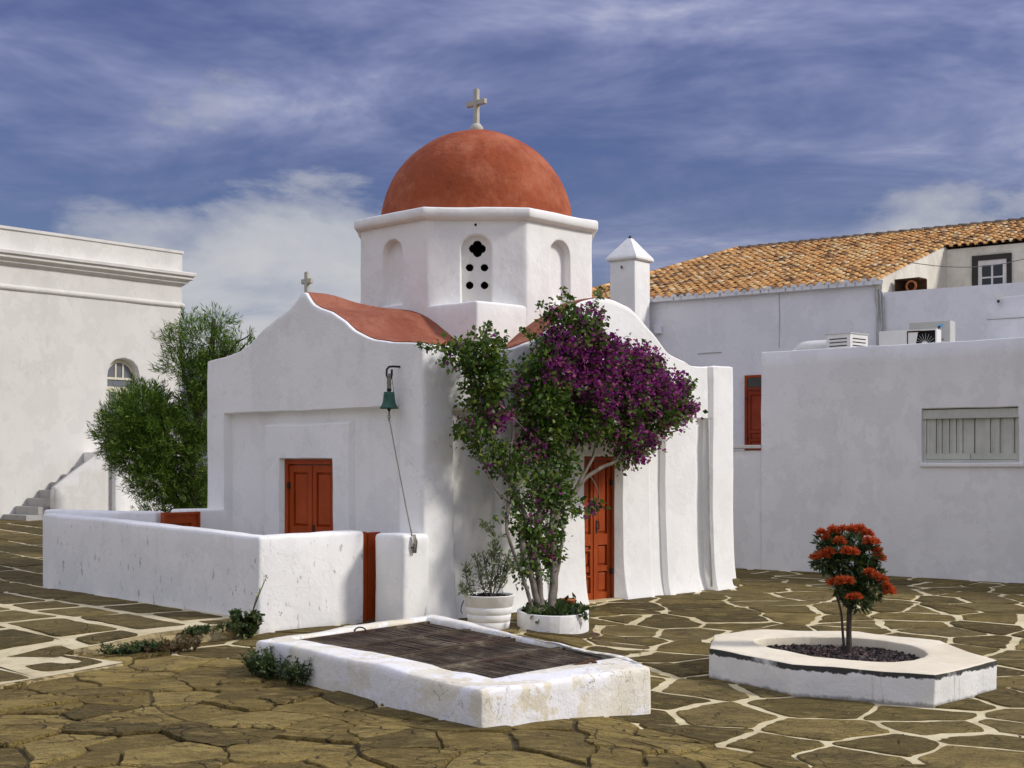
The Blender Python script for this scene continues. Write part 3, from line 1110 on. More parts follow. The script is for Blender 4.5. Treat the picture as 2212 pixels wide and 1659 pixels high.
def terrace():
    root = tag(empty('terrace', (-5, 14, 0)), 'raised terrace of dark slabs with wide pale joints', None, None, 'structure')
    ox, oy, _ = root.location
    r = random.Random(5)
    ang = R(133.5)
    ca, sa = math.cos(ang), math.sin(ang)
    seeds, cells = [], []
    vv = -9.0
    while vv < 26:
        dv = r.uniform(0.62, 0.85)
        uu = -16 + r.random()
        while uu < 26:
            du = r.uniform(0.75, 1.35)
            jt_ = 0.055 if True else 0
            mu, mv = uu + du / 2, vv + dv / 2
            x, y = -4.5 + mu * ca - mv * sa, 13 + mu * sa + mv * ca
            if 8.0 < y < 33 and -0.47 * y - 1.8 < x < -0.12 * y + 0.3 and x < -1.5:
                jw = 0.060 if y < 15.5 else 0.030
                qf, qc = [], []
                for (eu, ev) in ((0, 0), (1, 0), (1, 1), (0, 1)):
                    fu, fv = uu + du * eu, vv + dv * ev
                    qf.append((-4.5 + fu * ca - fv * sa, 13 + fu * sa + fv * ca))
                    gu = fu + (jw if eu == 0 else -jw) * r.uniform(0.5, 1.6)
                    gv = fv + (jw if ev == 0 else -jw) * r.uniform(0.5, 1.6)
                    qc.append((-4.5 + gu * ca - gv * sa, 13 + gu * sa + gv * ca))
                seeds.append((x, y))
                cells.append((qf, qc))
            uu += du
        vv += dv
    jv, jf = [], []
    stones = []
    for (sx, sy), (full, cut) in zip(seeds, cells):
        for poly, is_j in ((full, True), (cut, False)):
            if len(poly) < 3:
                continue
            sub = list(TERR)
            m = len(poly)
            ar = sum(poly[i][0] * poly[(i + 1) % m][1] - poly[(i + 1) % m][0] * poly[i][1] for i in range(m))
            sgn = 1 if ar > 0 else -1
            for i in range(m):
                a, b = poly[i], poly[(i + 1) % m]
                dx, dy = b[0] - a[0], b[1] - a[1]
                sub = clip(sub, a[0], a[1], dy * sgn, -dx * sgn)
                if len(sub) < 3:
                    break
            if len(sub) < 3:
                continue
            if is_j:
                o = len(jv)
                jv += [(a - ox, b - oy, tz(a, b)) for a, b in sub]
                jf.append(tuple(range(o, o + len(sub))))
            else:
                cx = sum(p[0] for p in sub) / len(sub)
                cy = sum(p[1] for p in sub) / len(sub)
                sub2 = []
                for a, b in sub:      # keep the pale border along the terrace edge
                    l = math.hypot(a - cx, b - cy) + 1e-6
                    sub2.append((a, b))
                ar2 = abs(sum(sub2[i][0] * sub2[(i + 1) % len(sub2)][1] - sub2[(i + 1) % len(sub2)][0] * sub2[i][1] for i in range(len(sub2)))) / 2
                if ar2 < 0.16:
                    continue
                # pull in from the outer edge
                edge = min(seg_dist(cx, cy, TERR[i], TERR[i + 1]) for i in range(7))
                if edge < 0.30:
                    sub2 = [(cx + (a - cx) * 0.80, cy + (b - cy) * 0.80) for a, b in sub2]
                stones.append((ar2 / cy ** 3, sub2, cx, cy))
    obj('joint_bed', jv, jf, M['joint_pale'], root)
    stones.sort(key=lambda s: -s[0])
    rest = MB()
    for k, (_, poly, cx, cy) in enumerate(stones):
        vs, fs = stone_mesh(poly, tz, r.uniform(0.005, 0.012), 0.014, 0.12, (r.uniform(-.008, .008), r.uniform(-.008, .008)), 0.03, 0.010)
        if k < 300:
            cz = tz(cx, cy)
            so = obj('slab', [(a - cx, b - cy, c - cz) for a, b, c in vs], fs, M['stone_c'], root)
            so.location = (cx - ox, cy - oy, cz)
        else:
            rest.add([(a - ox, b - oy, c) for a, b, c in vs], fs)
    if rest.v:
        tag(rest.build('slab_mass', M['stone_c'], root), None, None, None, 'stuff')
    # rough rubble riser under the terrace edge
    v, f = [], []
    line = TERR[:8]
    cols = 0
    for i in range(len(line) - 1):
        a, b = line[i], line[i + 1]
        n = max(2, int(math.hypot(b[0] - a[0], b[1] - a[1]) / 0.05))
        for k in range(n):
            x, y = a[0] + (b[0] - a[0]) * k / n, a[1] + (b[1] - a[1]) * k / n
            for q in range(6):
                z = -0.06 + (tz(x, y) + 0.06) * q / 5
                w = 0.03 * nz(x, y, z, 9) + 0.02 * nz(x, y, z, 21) if 0 < q < 5 else 0.0
                v.append((x - ox + w * 0.7 + 0.01, y - oy - w * 0.7 - 0.01, z))
            cols += 1
    for i in range(cols - 1):
        for q in range(5):
            f.append((i * 6 + q, (i + 1) * 6 + q, (i + 1) * 6 + q + 1, i * 6 + q + 1))
    obj('riser', v, f, M['riser'], root, False)


def seg_dist(px_, py_, a, b):
    dx, dy = b[0] - a[0], b[1] - a[1]
    t = max(0, min(1, ((px_ - a[0]) * dx + (py_ - a[1]) * dy) / (dx * dx + dy * dy)))
    return math.hypot(px_ - a[0] - dx * t, py_ - a[1] - dy * t)


terrace()


def hills():
    v, f = [], []
    n = 140
    rows = 14
    for i in range(n):
        x = -420 + 520 * i / (n - 1)
        for k in range(rows):
            y = 640 + k * 30
            t = k / (rows - 1)
            env = sm(-420, -250, x) * (1 - sm(-118, -70, x)) * 58 + 6
            rid = math.sin(math.pi * min(1, t * 1.25)) ** 0.8
            z = rid * (env * (0.92 + 0.16 * noise.noise(Vector((x * 0.035, 2.2, 0)))) + 6 * noise.noise(Vector((x * 0.03, y * 0.03, 0)))) - 1
            v.append((x, y, z))
    for i in range(n - 1):
        for k in range(rows - 1):
            f.append((i * rows + k, (i + 1) * rows + k, (i + 1) * rows + k + 1, i * rows + k + 1))
    tag(obj('hills', v, f, M['hill'], None, True), 'distant bluish hills beyond the tree', None, None, 'structure')


hills()


# ---------------------------------------------------------------- chapel
CH_LOC = (-0.95, 14.2, 0.0)
CH_ROT = R(46.5)          # local x runs along the side wall, local y along the front wall
chapel = empty('chapel', CH_LOC, CH_ROT, 'whitewashed chapel with a red dome on an octagonal drum', 'chapel')
LX, LY = 5.72, 4.04

F_TOP = [(-.1, 2.955), (0.0, 2.958), (0.48, 2.99), (0.81, 3.045), (1.117, 3.165), (1.278, 3.285), (1.508, 3.40), (1.72, 3.455), (1.845, 3.51), (1.94, 3.60), (1.985, 3.67), (2.06, 3.672),
         (2.149, 3.592), (2.264, 3.505), (2.55, 3.41), (2.818, 3.297), (3.05, 3.16), (3.303, 3.063), (3.65, 3.005), (4.04, 2.965), (4.2, 2.96)]
S_TOP = [(-.1, 2.955), (0.55, 2.955), (1.32, 2.965), (1.46, 3.005), (1.656, 3.063), (1.84, 3.12), (2.09, 3.305), (2.28, 3.42), (2.577, 3.61), (2.9, 3.69), (3.06, 3.705), (3.22, 3.70),
         (3.543, 3.625), (3.842, 3.422), (4.03, 3.305), (4.28, 3.12), (4.464, 3.063), (4.661, 3.02), (4.80, 2.965), (5.2, 2.965), (5.24, 2.99), (5.9, 3.0)]


def smooth_curve(pts, w=0.03):
    xs = np.array([p[0] for p in pts])
    zs = np.array([p[1] for p in pts])

    def fn(x):
        return float(sum(np.interp(x + d * w, xs, zs) * k for d, k in ((-1, .2), (-.5, .2), (0, .2), (.5, .2), (1, .2))))
    return fn


f_top = smooth_curve(F_TOP)
s_top = smooth_curve(S_TOP, 0.06)
pos_c, len_c, br_c = closed_path([(LX, LY), (0, LY), (0, 0), (LX, 0)], 0.07)
S_F0 = LX              # front wall starts here on the path (y = LY)
S_C = LX + LY          # the corner between front and side wall
S_E = S_C + LX         # end of the side wall


def ch_depth(s, z):
    if S_F0 <= s <= S_C:
        y = S_C - s
        d = 0.0
        if 0.36 < y < 3.618 and z < 2.31:
            d = 0.11
            if 1.24 < y < 2.82 and z < 2.16:
                d = 0.035
        if y < 0.55:
            d *= sm(0.34, 0.5, y)
        if 1.54 < y < 2.53 and z < 1.75:
            d = 0.24
        return d - 0.03 * math.exp(-max(z, 0) / 0.3)
    if S_C < s <= S_E:
        x = s - S_C
        d = 0.0
        if 0.46 < x < 5.19 and z < 2.29:
            d = 0.10
            if 2.1 < x < 3.94:
                d = 0.012
            elif 4.27 < x < 4.95 or 1.2 < x < 1.85:
                d = 0.02
        if 5.17 < x < 5.215:
            d = 0.10 if z < 2.29 else 0.025
        if x >= 5.215:
            d = -0.055
        if 2.66 < x < 3.385 and z < 1.78:
            d = 0.30
        return d - 0.07 * math.exp(-max(z, 0) / 0.22) - 0.02 * math.exp(-max(z, 0) / 0.9)
    return 0.0


def ch_top(s):
    if S_F0 - 0.05 <= s <= S_C:
        return f_top(S_C - s)
    if S_C < s <= S_E + 0.05:
        return s_top(s - S_C)
    return 2.965


sp = set(br_c)
sp |= set(soft([S_C - q for q in (0.36, 0.5, 3.618, 1.24, 2.82, 1.54, 2.53)], S_F0, S_C))
sp |= set(soft([S_C + q for q in (0.46, 5.19, 2.1, 3.94, 4.27, 4.95, 1.2, 1.85, 5.17, 5.215, 2.66, 3.385)], S_C, S_E))
sp |= {S_C - q[0] for q in F_TOP if 0 < q[0] < LY} | {S_C + q[0] for q in S_TOP if 0 < q[0] < LX}
spts = [s for s in fill([s for s in sp if S_F0 - 0.1 <= s <= S_E + 0.1], 0.07)]
spts = [s for s in fill([0, S_F0 - 0.12], 0.5)] + spts + [s for s in fill([S_E + 0.12, len_c - 0.01], 0.5)]
zs = fill(soft([1.75, 1.78, 2.16, 2.29, 2.31], -0.25, 2.9, 0.011) + [0.0, 0.1, 0.2, 0.3], 0.08)
ribbon('wall', spts, pos_c, ch_top, zs, ch_depth, M['white'], chapel, 0.24, 12, 0.013, closed=True)

# roof deck behind the gables
mb = MB()
mb.box(0.2, LX - 0.1, 0.2, LY - 0.2, 2.86, 2.925)
mb.build('roof_deck', M['white'], chapel)
B0, A0 = 2.90, 2.09      # dome centre in chapel axes
HALF = 1.47


def barrel(d):
    return 2.95 + (0.616 * math.cos(math.pi * d / 2.6) if abs(d) < 1.3 else 0.0)


def vault(name, c, t1, t2, a0, a1, prof, axis, n1=60, n2=16, first=True, blend=0.8, hold=0.0):
    v, f = [], []
    for j in range(n2 + 1):
        q = a0 + (a1 - a0) * j / n2
        w = sm(hold, blend, (q - a0) / (a1 - a0))
        for i in range(n1 + 1):
            t = t1 + (t2 - t1) * i / n1
            z = prof(t) * (1 - w) + barrel(t - c) * w + 0.026
            p = (q, t, z) if axis == 'x' else (t, q, z)
            v.append(lump(p, 0.016))
    for j in range(n2):
        for i in range(n1):
            f.append((j * (n1 + 1) + i, j * (n1 + 1) + i + 1, (j + 1) * (n1 + 1) + i + 1, (j + 1) * (n1 + 1) + i))
    o = len(v)
    for i in range(n1 + 1):
        x, y, z = v[i]
        v.append((x, y, z - 0.05))
    for i in range(n1):
        f.append((i, i + 1, o + i + 1, o + i))
    return obj(name, v, f, M['roof_red'], chapel, True)


vault('roof_vault', 2.02, 0.12, LY - 0.1, 0.045, B0 - HALF + 0.03, f_top, 'x', 60, 18, True, 0.85, 0.14)
vault('roof_vault', 3.06, 1.30, 4.82, 0.035, A0 - HALF + 0.04, s_top, 'y', 60, 14, True, 1.0, 0.36)
# plain far arms of the cross
for nm, poly in (('roof_vault', None),):
    v, f = [], []
    for j in range(2):
        x = B0 + HALF - 0.02 if j == 0 else LX - 0.15
        for i in range(31):
            t = 0.2 + 3.6 * i / 30
            v.append((x, t, barrel(t - A0) + 0.02))
    for i in range(30):
        f.append((i, i + 1, 32 + i, 31 + i))
    obj('roof_vault', v, f, M['roof_red'], chapel, True)

# square base under the drum
plaster_prism('drum_base', [(B0 - HALF, A0 - HALF), (B0 + HALF, A0 - HALF), (B0 + HALF, A0 + HALF), (B0 - HALF, A0 + HALF)], 2.7, 3.60, M['white'], chapel, 0.035, 0.16, 0.014)

# octagonal drum with arched niches
RD = 1.60
octo = [(B0 + RD * math.cos(R(22.5 + 45 * k)), A0 + RD * math.sin(R(22.5 + 45 * k))) for k in range(8)]
pos_d, len_d, br_d = closed_path(octo, 0.05)
side = len_d / 8
VIS = (3, 4, 5)            # sides whose outward direction is 180, 225 and 270 degrees: index k spans 22.5+45k .. 67.5+45k


def niche(s, z, half=0.185, top=4.47, base=3.66):
    k = int(s // side)
    t = s - (k + 0.5) * side
    zc = top - half
    if abs(t) > half or z < base:
        return None
    if z > zc and math.hypot(t, z - zc) > half:
        return None
    return t


def dr_depth(s, z):
    k = int(s // side)
    t = abs(s - (k + 0.5) * side)
    half, top, base = 0.185, 4.47, 3.66 if k != 4 else 3.5
    zc = top - half
    if z > zc:
        d = half - math.hypot(t, z - zc)
    else:
        d = min(half - t, z - base)
    return 0.10 * sm(-0.006, 0.016, d)


def dr_hole(s, z):
    k = int(s // side)
    if k != 4:
        return False
    t = abs(s - (k + 0.5) * side)
    zc = 4.47 - 0.185
    return t < 0.150 and (z < zc + 0.06 or (t < 0.125 and z < zc + 0.125))


sp = list(br_d)
for k in range(8):
    c = (k + 0.5) * side
    if k in VIS:
        sp += [c + (-0.26 + 0.52 * i / 44) for i in range(45)] + [c - 0.185, c + 0.185]
    else:
        sp += [c + (-0.2 + 0.4 * i / 10) for i in range(11)]
spts = fill(sp, 0.06)[:-1]
zs = fill([2.95, 3.4] + [3.4 + i * 0.0165 for i in range(67)] + [4.56, 4.66], 0.06)
ribbon('drum', spts, pos_d, lambda s: 4.67, zs, dr_depth, M['white'], chapel, 0.24, -1, 0.012, hole=dr_hole, drop=0.03, closed=True)

# cornice
RC = 1.685
octc = [(B0 + RC * math.cos(R(22.5 + 45 * k)), A0 + RC * math.sin(R(22.5 + 45 * k))) for k in range(8)]
pos_k, len_k, br_k = closed_path(octc, 0.035)
v, f = [], []
pr = [(0.10, 4.64), (0.035, 4.655), (0.012, 4.672), (0.0, 4.69), (0.0, 4.768), (0.012, 4.785), (0.035, 4.793), (0.55, 4.82)]
ks = fill(br_k, 0.09)[:-1]
for s in ks:
    x, y, nx, ny = pos_k(s)
    for d, z in pr:
        v.append(lump((x - nx * d, y - ny * d, z + 0.008 * nz(x, y, 0, 1.4)), 0.012))
m = len(pr)
for i in range(len(ks)):
    j = (i + 1) % len(ks)
    for q in range(m - 1):
        f.append((i * m + q, j * m + q, j * m + q + 1, i * m + q + 1))
obj('cornice', v, f, M['white'], chapel, True)

# dome
v, f = [], []
nu, nv = 128, 44
RDOME = 1.265
for j in range(nv + 1):
    t = -0.05 + (math.pi / 2 + 0.05) * j / nv
    for i in range(nu):
        a = 2 * math.pi * i / nu
        p = Vector((math.cos(a) * math.cos(t), math.sin(a) * math.cos(t), math.sin(t) * 1.0))
        rr = RDOME * (1 + 0.006 * noise.noise(p * 2.2) + 0.004 * noise.noise(p * 6.0) + 0.002 * noise.noise(p * 15))
        v.append((B0 + p.x * rr, A0 + p.y * rr, 4.80 + p.z * rr))
for j in range(nv):
    for i in range(nu):
        i2 = (i + 1) % nu
        f.append((j * nu + i, j * nu + i2, (j + 1) * nu + i2, (j + 1) * nu + i))
obj('dome', v, f, M['dome_red'], chapel, True)


def cross(name, loc, h, w, bar, t, zc, ball=0.0):
    """stone cross, arms along local y"""
    a = bar / 2
    pts = [(-a, 0), (a, 0), (a, zc - a), (w / 2, zc - a), (w / 2 + .004, zc + a), (a, zc + a), (a, h), (-a, h), (-a, zc + a), (-w / 2 - .004, zc + a), (-w / 2, zc - a), (-a, zc - a)]
    bm = bmesh.new()
    fr = [bm.verts.new((-t / 2, y, z)) for y, z in pts]
    bk = [bm.verts.new((t / 2, y, z)) for y, z in pts]
    bm.faces.new(fr)
    bm.faces.new(bk[::-1])
    n = len(pts)
    for i in range(n):
        bm.faces.new((fr[i], bk[i], bk[(i + 1) % n], fr[(i + 1) % n]))
    bmesh.ops.recalc_face_normals(bm, faces=list(bm.faces))
    bmesh.ops.bevel(bm, geom=[e for e in bm.edges if e.calc_face_angle(0) > 0.4], offset=0.006, segments=2, affect='EDGES')
    o = bm_obj(name, bm, M['stone_cross'], chapel)
    o.location = loc
    if ball:
        mb = MB()
        mb.lathe([(0.001, ball * 1.5), (ball * 0.55, ball * 1.35), (ball * 0.95, ball * 0.85), (ball, ball * 0.45), (ball * 0.85, 0.0), (ball * 0.9, -0.06)], 20)
        mb.build('cross_foot', M['stone_cross'], o, True)
    return o


cross('cross', (B0, A0, 6.055), 0.585, 0.335, 0.068, 0.06, 0.40, 0.092)
cross('cross', (0.10, A0 + 0.00, 3.66), 0.275, 0.175, 0.058, 0.05, 0.165)

# black cylinder inside the drum; the hollow's shade is put into its colour
mb = MB()
mb.lathe([(0.001, 3.62), (1.16, 3.62), (1.16, 4.74), (0.001, 4.74)], 24, (B0, A0, 0))
mb.build('drum_shade_core', M['black'], chapel)

# pierced stone screen in the niche that faces the plaza: quatrefoil over four round holes
SC = 0.0068
s0 = 4.5 * side
x, y, nx, ny = pos_d(s0)
tx, ty = -ny, nx
tx, ty = (pos_d(s0 + 0.05)[0] - x) / 0.05, (pos_d(s0 + 0.05)[1] - y) / 0.05
v, f, ids = [], [], {}
half = 0.186
zc = 4.47 - 0.185


def is_hole(t, z):
    q = 4.305
    for dx, dz in ((0, .048), (0, -.048), (.048, 0), (-.048, 0)):
        if math.hypot(t - 0.012 - dx, z - q - dz) < 0.055:
            return True
    for cx in (-0.082, 0.098):
        for cz in (4.075, 3.86):
            if math.hypot(t - cx, z - cz) < 0.047:
                return True
    return False


nt_, nz_ = int(2 * half / SC), int((4.47 - 3.52) / SC)
for i in range(nt_):
    for j in range(nz_):
        t, z = -half + (i + .5) * SC, 3.52 + (j + .5) * SC
        if is_hole(t, z) or (z > zc and math.hypot(t, z - zc) > half):
            continue
        q = []
        for di, dj in ((0, 0), (1, 0), (1, 1), (0, 1)):
            key = (i + di, j + dj)
            if key not in ids:
                tt, zt = -half + key[0] * SC, 3.52 + key[1] * SC
                ids[key] = len(v)
                v.append((x + tx * tt - nx * 0.075, y + ty * tt - ny * 0.075, zt))
            q.append(ids[key])
        f.append(tuple(q))
M['marble'] = plaster('stained_marble', (0.74, 0.73, 0.69), (0.66, 0.64, 0.58), 0.5, 0.4, 0.5, (0.42, 0.36, 0.26))
scr = obj('window_screen', v, f, M['marble'], chapel, False)
scr['label'] = 'pierced stone screen with quatrefoil and four round holes'
md = scr.modifiers.new('solid', 'SOLIDIFY')
md.thickness = 0.035
md.offset = 0.0
# small dark vent above it
mb = MB()
vx, vy = x + nx * 0.004, y + ny * 0.004
ring = [(vx + tx * 0.016 * math.cos(a) - tx * 0.01, vy + ty * 0.016 * math.cos(a) - ty * 0.01, 4.585 + 0.016 * math.sin(a)) for a in [2 * math.pi * i / 14 for i in range(14)]]
mb.add(ring, [tuple(range(14))])
mb.build('vent_hole', M['black'], chapel)


def panel_door(name, parent, w, h, loc, rz, mat, leaves_=2, rows=((0.10, 0.46), (0.54, 0.93)), handle=True, proud=0.02, frame=0.06, split=0.5, gap=0.012):
    """double door, width along x, facing -y; returns the frame mesh that parents leaves and panels"""
    mb = MB()
    mb.box(-w / 2, -w / 2 + frame, -0.02, 0.06, 0, h)
    mb.box(w / 2 - frame, w / 2, -0.02, 0.06, 0, h)
    mb.box(-w / 2 + frame, w / 2 - frame, -0.018, 0.06, h - frame, h - 0.002)
    o = mb.build(name, mat, parent)
    o.location = loc
    o.rotation_euler = (0, 0, rz)
    iw = w - 2 * frame
    xs = [-iw / 2, -iw / 2 + iw * split, iw / 2] if leaves_ == 2 else [-iw / 2, iw / 2]
    for k in range(len(xs) - 1):
        a, b = xs[k] + 0.006, xs[k + 1] - 0.006
        st = min(0.075, (b - a) * 0.2)
        mb = MB()
        hh = h - frame - gap
        y0, y1 = 0.004, 0.05
        mb.box(a, a + st, y0, y1, 0.01, hh)
        mb.box(b - st, b, y0, y1, 0.01, hh)
        zprev = 0.01
        for r0, r1 in rows:
            mb.box(a + st, b - st, y0 + 0.001, y1, zprev, r0 * hh)
            zprev = r1 * hh
        mb.box(a + st, b - st, y0 + 0.001, y1, zprev, hh)
        lf = mb.build('leaf', mat, o)
        for r0, r1 in rows:
            m2 = MB()
            x0, x1, z0, z1 = a + st, b - st, r0 * hh, r1 * hh
            e = 0.032
            m2.add([(x0, 0.034, z0), (x1, 0.034, z0), (x1, 0.034, z1), (x0, 0.034, z1),
                    (x0 + e * .45, 0.032, z0 + e * .45), (x1 - e * .45, 0.032, z0 + e * .45), (x1 - e * .45, 0.032, z1 - e * .45), (x0 + e * .45, 0.032, z1 - e * .45),
                    (x0 + e, 0.034 - proud, z0 + e), (x1 - e, 0.034 - proud, z0 + e), (x1 - e, 0.034 - proud, z1 - e), (x0 + e, 0.034 - proud, z1 - e)],
                   [(0, 1, 5, 4), (1, 2, 6, 5), (2, 3, 7, 6), (3, 0, 4, 7), (4, 5, 9, 8), (5, 6, 10, 9), (6, 7, 11, 10), (7, 4, 8, 11), (8, 9, 10, 11)])
            m2.build('panel', mat, o)
    if leaves_ == 2:
        m3 = MB()
        xm = xs[1]
        m3.box(xm - 0.022, xm + 0.010, -0.008, 0.003, 0.012, h - frame - 0.015)
        m3.build('meeting_strip', mat, o)
    for hx_ in ((-w / 2 + frame, 1), (w / 2 - frame, -1)) if leaves_ == 2 else ((-w / 2 + frame, 1),):
        for hz_ in (0.18, 0.80):
            mh = MB()
            mh.box(min(hx_[0] - 0.012, hx_[0] + 0.022 * hx_[1]), max(hx_[0] + 0.012, hx_[0] + 0.022 * hx_[1]), -0.026, 0.003, h * hz_, h * hz_ + 0.075)
            mh.build('hinge', M['iron'], o)
    if leaves_ == 2:
        mk = MB()
        mk.box(xs[1] + 0.022, xs[1] + 0.052, -0.004, 0.003, h * 0.47, h * 0.56)
        mk.build('lock_plate', M['iron'], o)
    if handle:
        m4 = MB()
        xm = xs[1] + 0.045 if leaves_ == 2 else xs[-1] - 0.06
        m4.tube([(xm, 0.003, h * 0.50), (xm, -0.035, h * 0.50), (xm, -0.035, h * 0.55), (xm, 0.003, h * 0.55)], 0.007, 6)
        m4.build('handle', M['iron'], o)
    return o


d1 = panel_door('door', chapel, 0.99, 1.745, (0.125, 2.035, 0.0), R(-90), M['door_red'], 2, ((0.07, 0.50), (0.57, 0.95)), False)
d1['label'] = 'dark red front door with four raised panels'
d2 = panel_door('door', chapel, 0.73, 1.775, (3.0225, 0.16, 0.0), 0.0, M['door_red2'], 2, ((0.06, 0.21), (0.25, 0.40), (0.48, 0.96)), True, 0.015, 0.045)
d2['label'] = 'orange red side door behind the bougainvillea'
# letter flap and bolt on the side door
mb = MB()
mb.box(-0.25, -0.08, -0.014, 0.004, 0.30, 0.32)
mb.box(-0.25, -0.08, -0.014, 0.004, 0.62, 0.64)
mb.box(-0.25, -0.235, -0.014, 0.004, 0.322, 0.618)
mb.box(-0.095, -0.08, -0.014, 0.004, 0.322, 0.618)
mb.build('letter_flap', M['door_red2'], d2)
mb = MB()
mb.box(-0.29, -0.12, -0.020, 0.003, 1.02, 1.045)
mb.build('bolt', M['iron'], d2)
# worn threshold
bevel_box('threshold', 2.62, 3.42, -0.02, 0.30, -0.12, 0.02, M['joint_white'], chapel, 0.015, 2)
# rain pipe in the groove beside the end pier
mb = MB()
mb.tube([(5.185, -0.012, 2.28), (5.187, -0.020, 1.5), (5.183, -0.03, 0.8), (5.186, -0.06, 0.05)], 0.014, 8)
mb.build('rain_pipe', M['pipe'], chapel, True)
# small foot block cut into the end pier
bevel_box('pier_foot', 5.60, 5.76, -0.13, 0.03, -0.1, 0.13, M['earth'], chapel, 0.02, 2)

# ---------------------------------------------------------------- bell
bell = empty('church_bell', CH_LOC, CH_ROT, 'green bell with bracket and pull rope on the chapel front', 'bell')
BX, BY = -0.135, 0.375
mb = MB()
mb.tube([(0.06, BY - 0.03, 2.735), (-0.08, BY, 2.735), (-0.125, BY + 0.012, 2.730), (-0.15, BY + 0.02, 2.70), (-0.152, BY + 0.02, 2.64), (-0.14, BY + 0.01, 2.60), (-0.12, BY - 0.01, 2.60), (-0.115, BY - 0.02, 2.64), (-0.115, BY - 0.022, 2.70)], 0.012, 8)
mb.build('bracket', M['iron'], bell, True)
mb = MB()
for k in range(5):
    a = k * 1.3
    mb.tube([(BX + 0.018 * math.cos(a + t * 0.9), BY + 0.018 * math.sin(a + t * 0.9), 2.655 - 0.036 * t) for t in range(6)], 0.008, 5)
mb.tube([(BX + 0.03, BY - 0.012, 2.62), (BX + 0.035, BY - 0.02, 2.55), (BX + 0.04, BY - 0.035, 2.44)], 0.004, 5)
mb.build('lashing', M['rope'], bell, True)
mb = MB()
mb.lathe([(0.001, 2.505), (0.016, 2.505), (0.026, 2.49), (0.026, 2.475), (0.018, 2.465), (0.02, 2.458)], 12, (BX, BY, 0))
mb.build('crown', M['iron'], bell, True)
mb = MB()
mb.lathe([(0.001, 2.462), (0.050, 2.461), (0.058, 2.452), (0.061, 2.42), (0.064, 2.38), (0.070, 2.345), (0.082, 2.315), (0.098, 2.295), (0.103, 2.285), (0.099, 2.281), (0.09, 2.29), (0.06, 2.35), (0.05, 2.43), (0.001, 2.44)], 28, (BX, BY, 0))
mb.build('bell_body', M['bell'], bell, True)
mb = MB()
mb.tube([(BX, BY, 2.40), (BX, BY, 2.30)], 0.006, 6)
mb.lathe([(0.001, 2.300), (0.016, 2.292), (0.021, 2.278), (0.016, 2.262), (0.007, 2.252), (0.006, 2.215), (0.001, 2.213)], 12, (BX, BY, 0))
mb.tube([(BX, BY + 0.018 * math.cos(a), 2.196 + 0.018 * math.sin(a)) for a in [2 * math.pi * i / 14 for i in range(15)]], 0.004, 6)
mb.build('clapper', M['iron'], bell, True)
mb = MB()
p0, p1 = Vector((BX, BY, 2.18)), Vector((-0.17, -0.03, 0.93))
pts = [p0.lerp(p1, t / 10) - Vector((0, 0, 0.02 * math.sin(math.pi * t / 10))) for t in range(11)]
mb.tube(pts, [0.006] * 7 + [0.008] * 4, 6)
mb.tube([p0 + Vector((0, 0, .012)), p0 - Vector((0, 0, .03))], 0.011, 7)
mb.build('rope', M['rope'], bell, True)
mb = MB()
hx, hy, hz = -0.17, -0.055, 0.86
for k in range(4):
    mb.tube([(hx + 0.012 * math.sin(k * 2) , hy - 0.01, hz + 0.09), (hx + 0.02 * math.sin(k * 2.1 + 1), hy - 0.02 - 0.004 * k, hz + 0.02), (hx + 0.02 * math.sin(k * 1.7 + 2), hy - 0.012, hz - 0.09 - 0.012 * (k % 2))], 0.009, 6)
mb.build('rope_coil', M['rope'], bell, True)
mb = MB()
mb.tube([(hx - 0.02, 0.05, hz - 0.03), (hx - 0.02, hy - 0.02, hz - 0.05), (hx - 0.02, hy - 0.03, hz + 0.0)], 0.008, 6)
mb.build('hook', M['iron'], bell, True)

# ---------------------------------------------------------------- yard walls and gates
yard = empty('yard_wall', CH_LOC, CH_ROT, 'low whitewashed wall enclosing the yard before the chapel front', 'wall')
plaster_prism('wall', [(-1.74, 0.50), (-0.37, 0.50), (-0.37, 0.74), (-1.49, 0.74), (-1.31, 5.25), (-1.56, 5.27)], -0.12, 0.975, M['white_spot'], yard, 0.04, 0.2, 0.016, lambda x, y: 0.022 * max(0, y - 0.6))
plaster_prism('wall', [(-1.34, 5.30), (-1.56, 5.24), (-0.97, 3.62), (-0.78, 3.70)], 0.0, 1.12, M['white'], yard, 0.035, 0.2, 0.012)
plaster_prism('wall', [(-0.55, 3.62), (0.12, 3.62), (0.12, 4.02), (-0.55, 3.98)], 0.0, 1.13, M['white'], yard, 0.035, 0.2, 0.012)
plaster_prism('wall', [(-0.30, -0.035), (0.08, -0.035), (0.08, 0.44), (-0.30, 0.44)], -0.15, 0.955, M['white'], yard, 0.05, 0.12, 0.014)

g1 = empty('yard_gate', CH_LOC, CH_ROT, 'red panelled gate at the back of the yard beside the tree', 'gate')
ga = panel_door('gate_leaf', g1, 0.50, 1.08, (-0.69, 3.50, 0.03), 0.0, M['door_red'], 1, ((0.08, 0.9),), False, 0.012, 0.03, 0.5, -0.001)
g2 = empty('yard_gate', CH_LOC, CH_ROT, 'narrow red gate standing between the low wall and the bell rope', 'gate')
mb = MB()
mb.box(-0.362, -0.31, 0.545, 0.60, -0.02, 0.965)
mb.box(-0.312, -0.10, 0.555, 0.59, 0.02, 0.955)
mb.build('gate_leaf', M['door_red'], g2)
mb = MB()
mb.box(-0.285, -0.262, 0.540, 0.556, 0.02, 0.955)
mb.build('cover_strip', M['door_red'], g2)


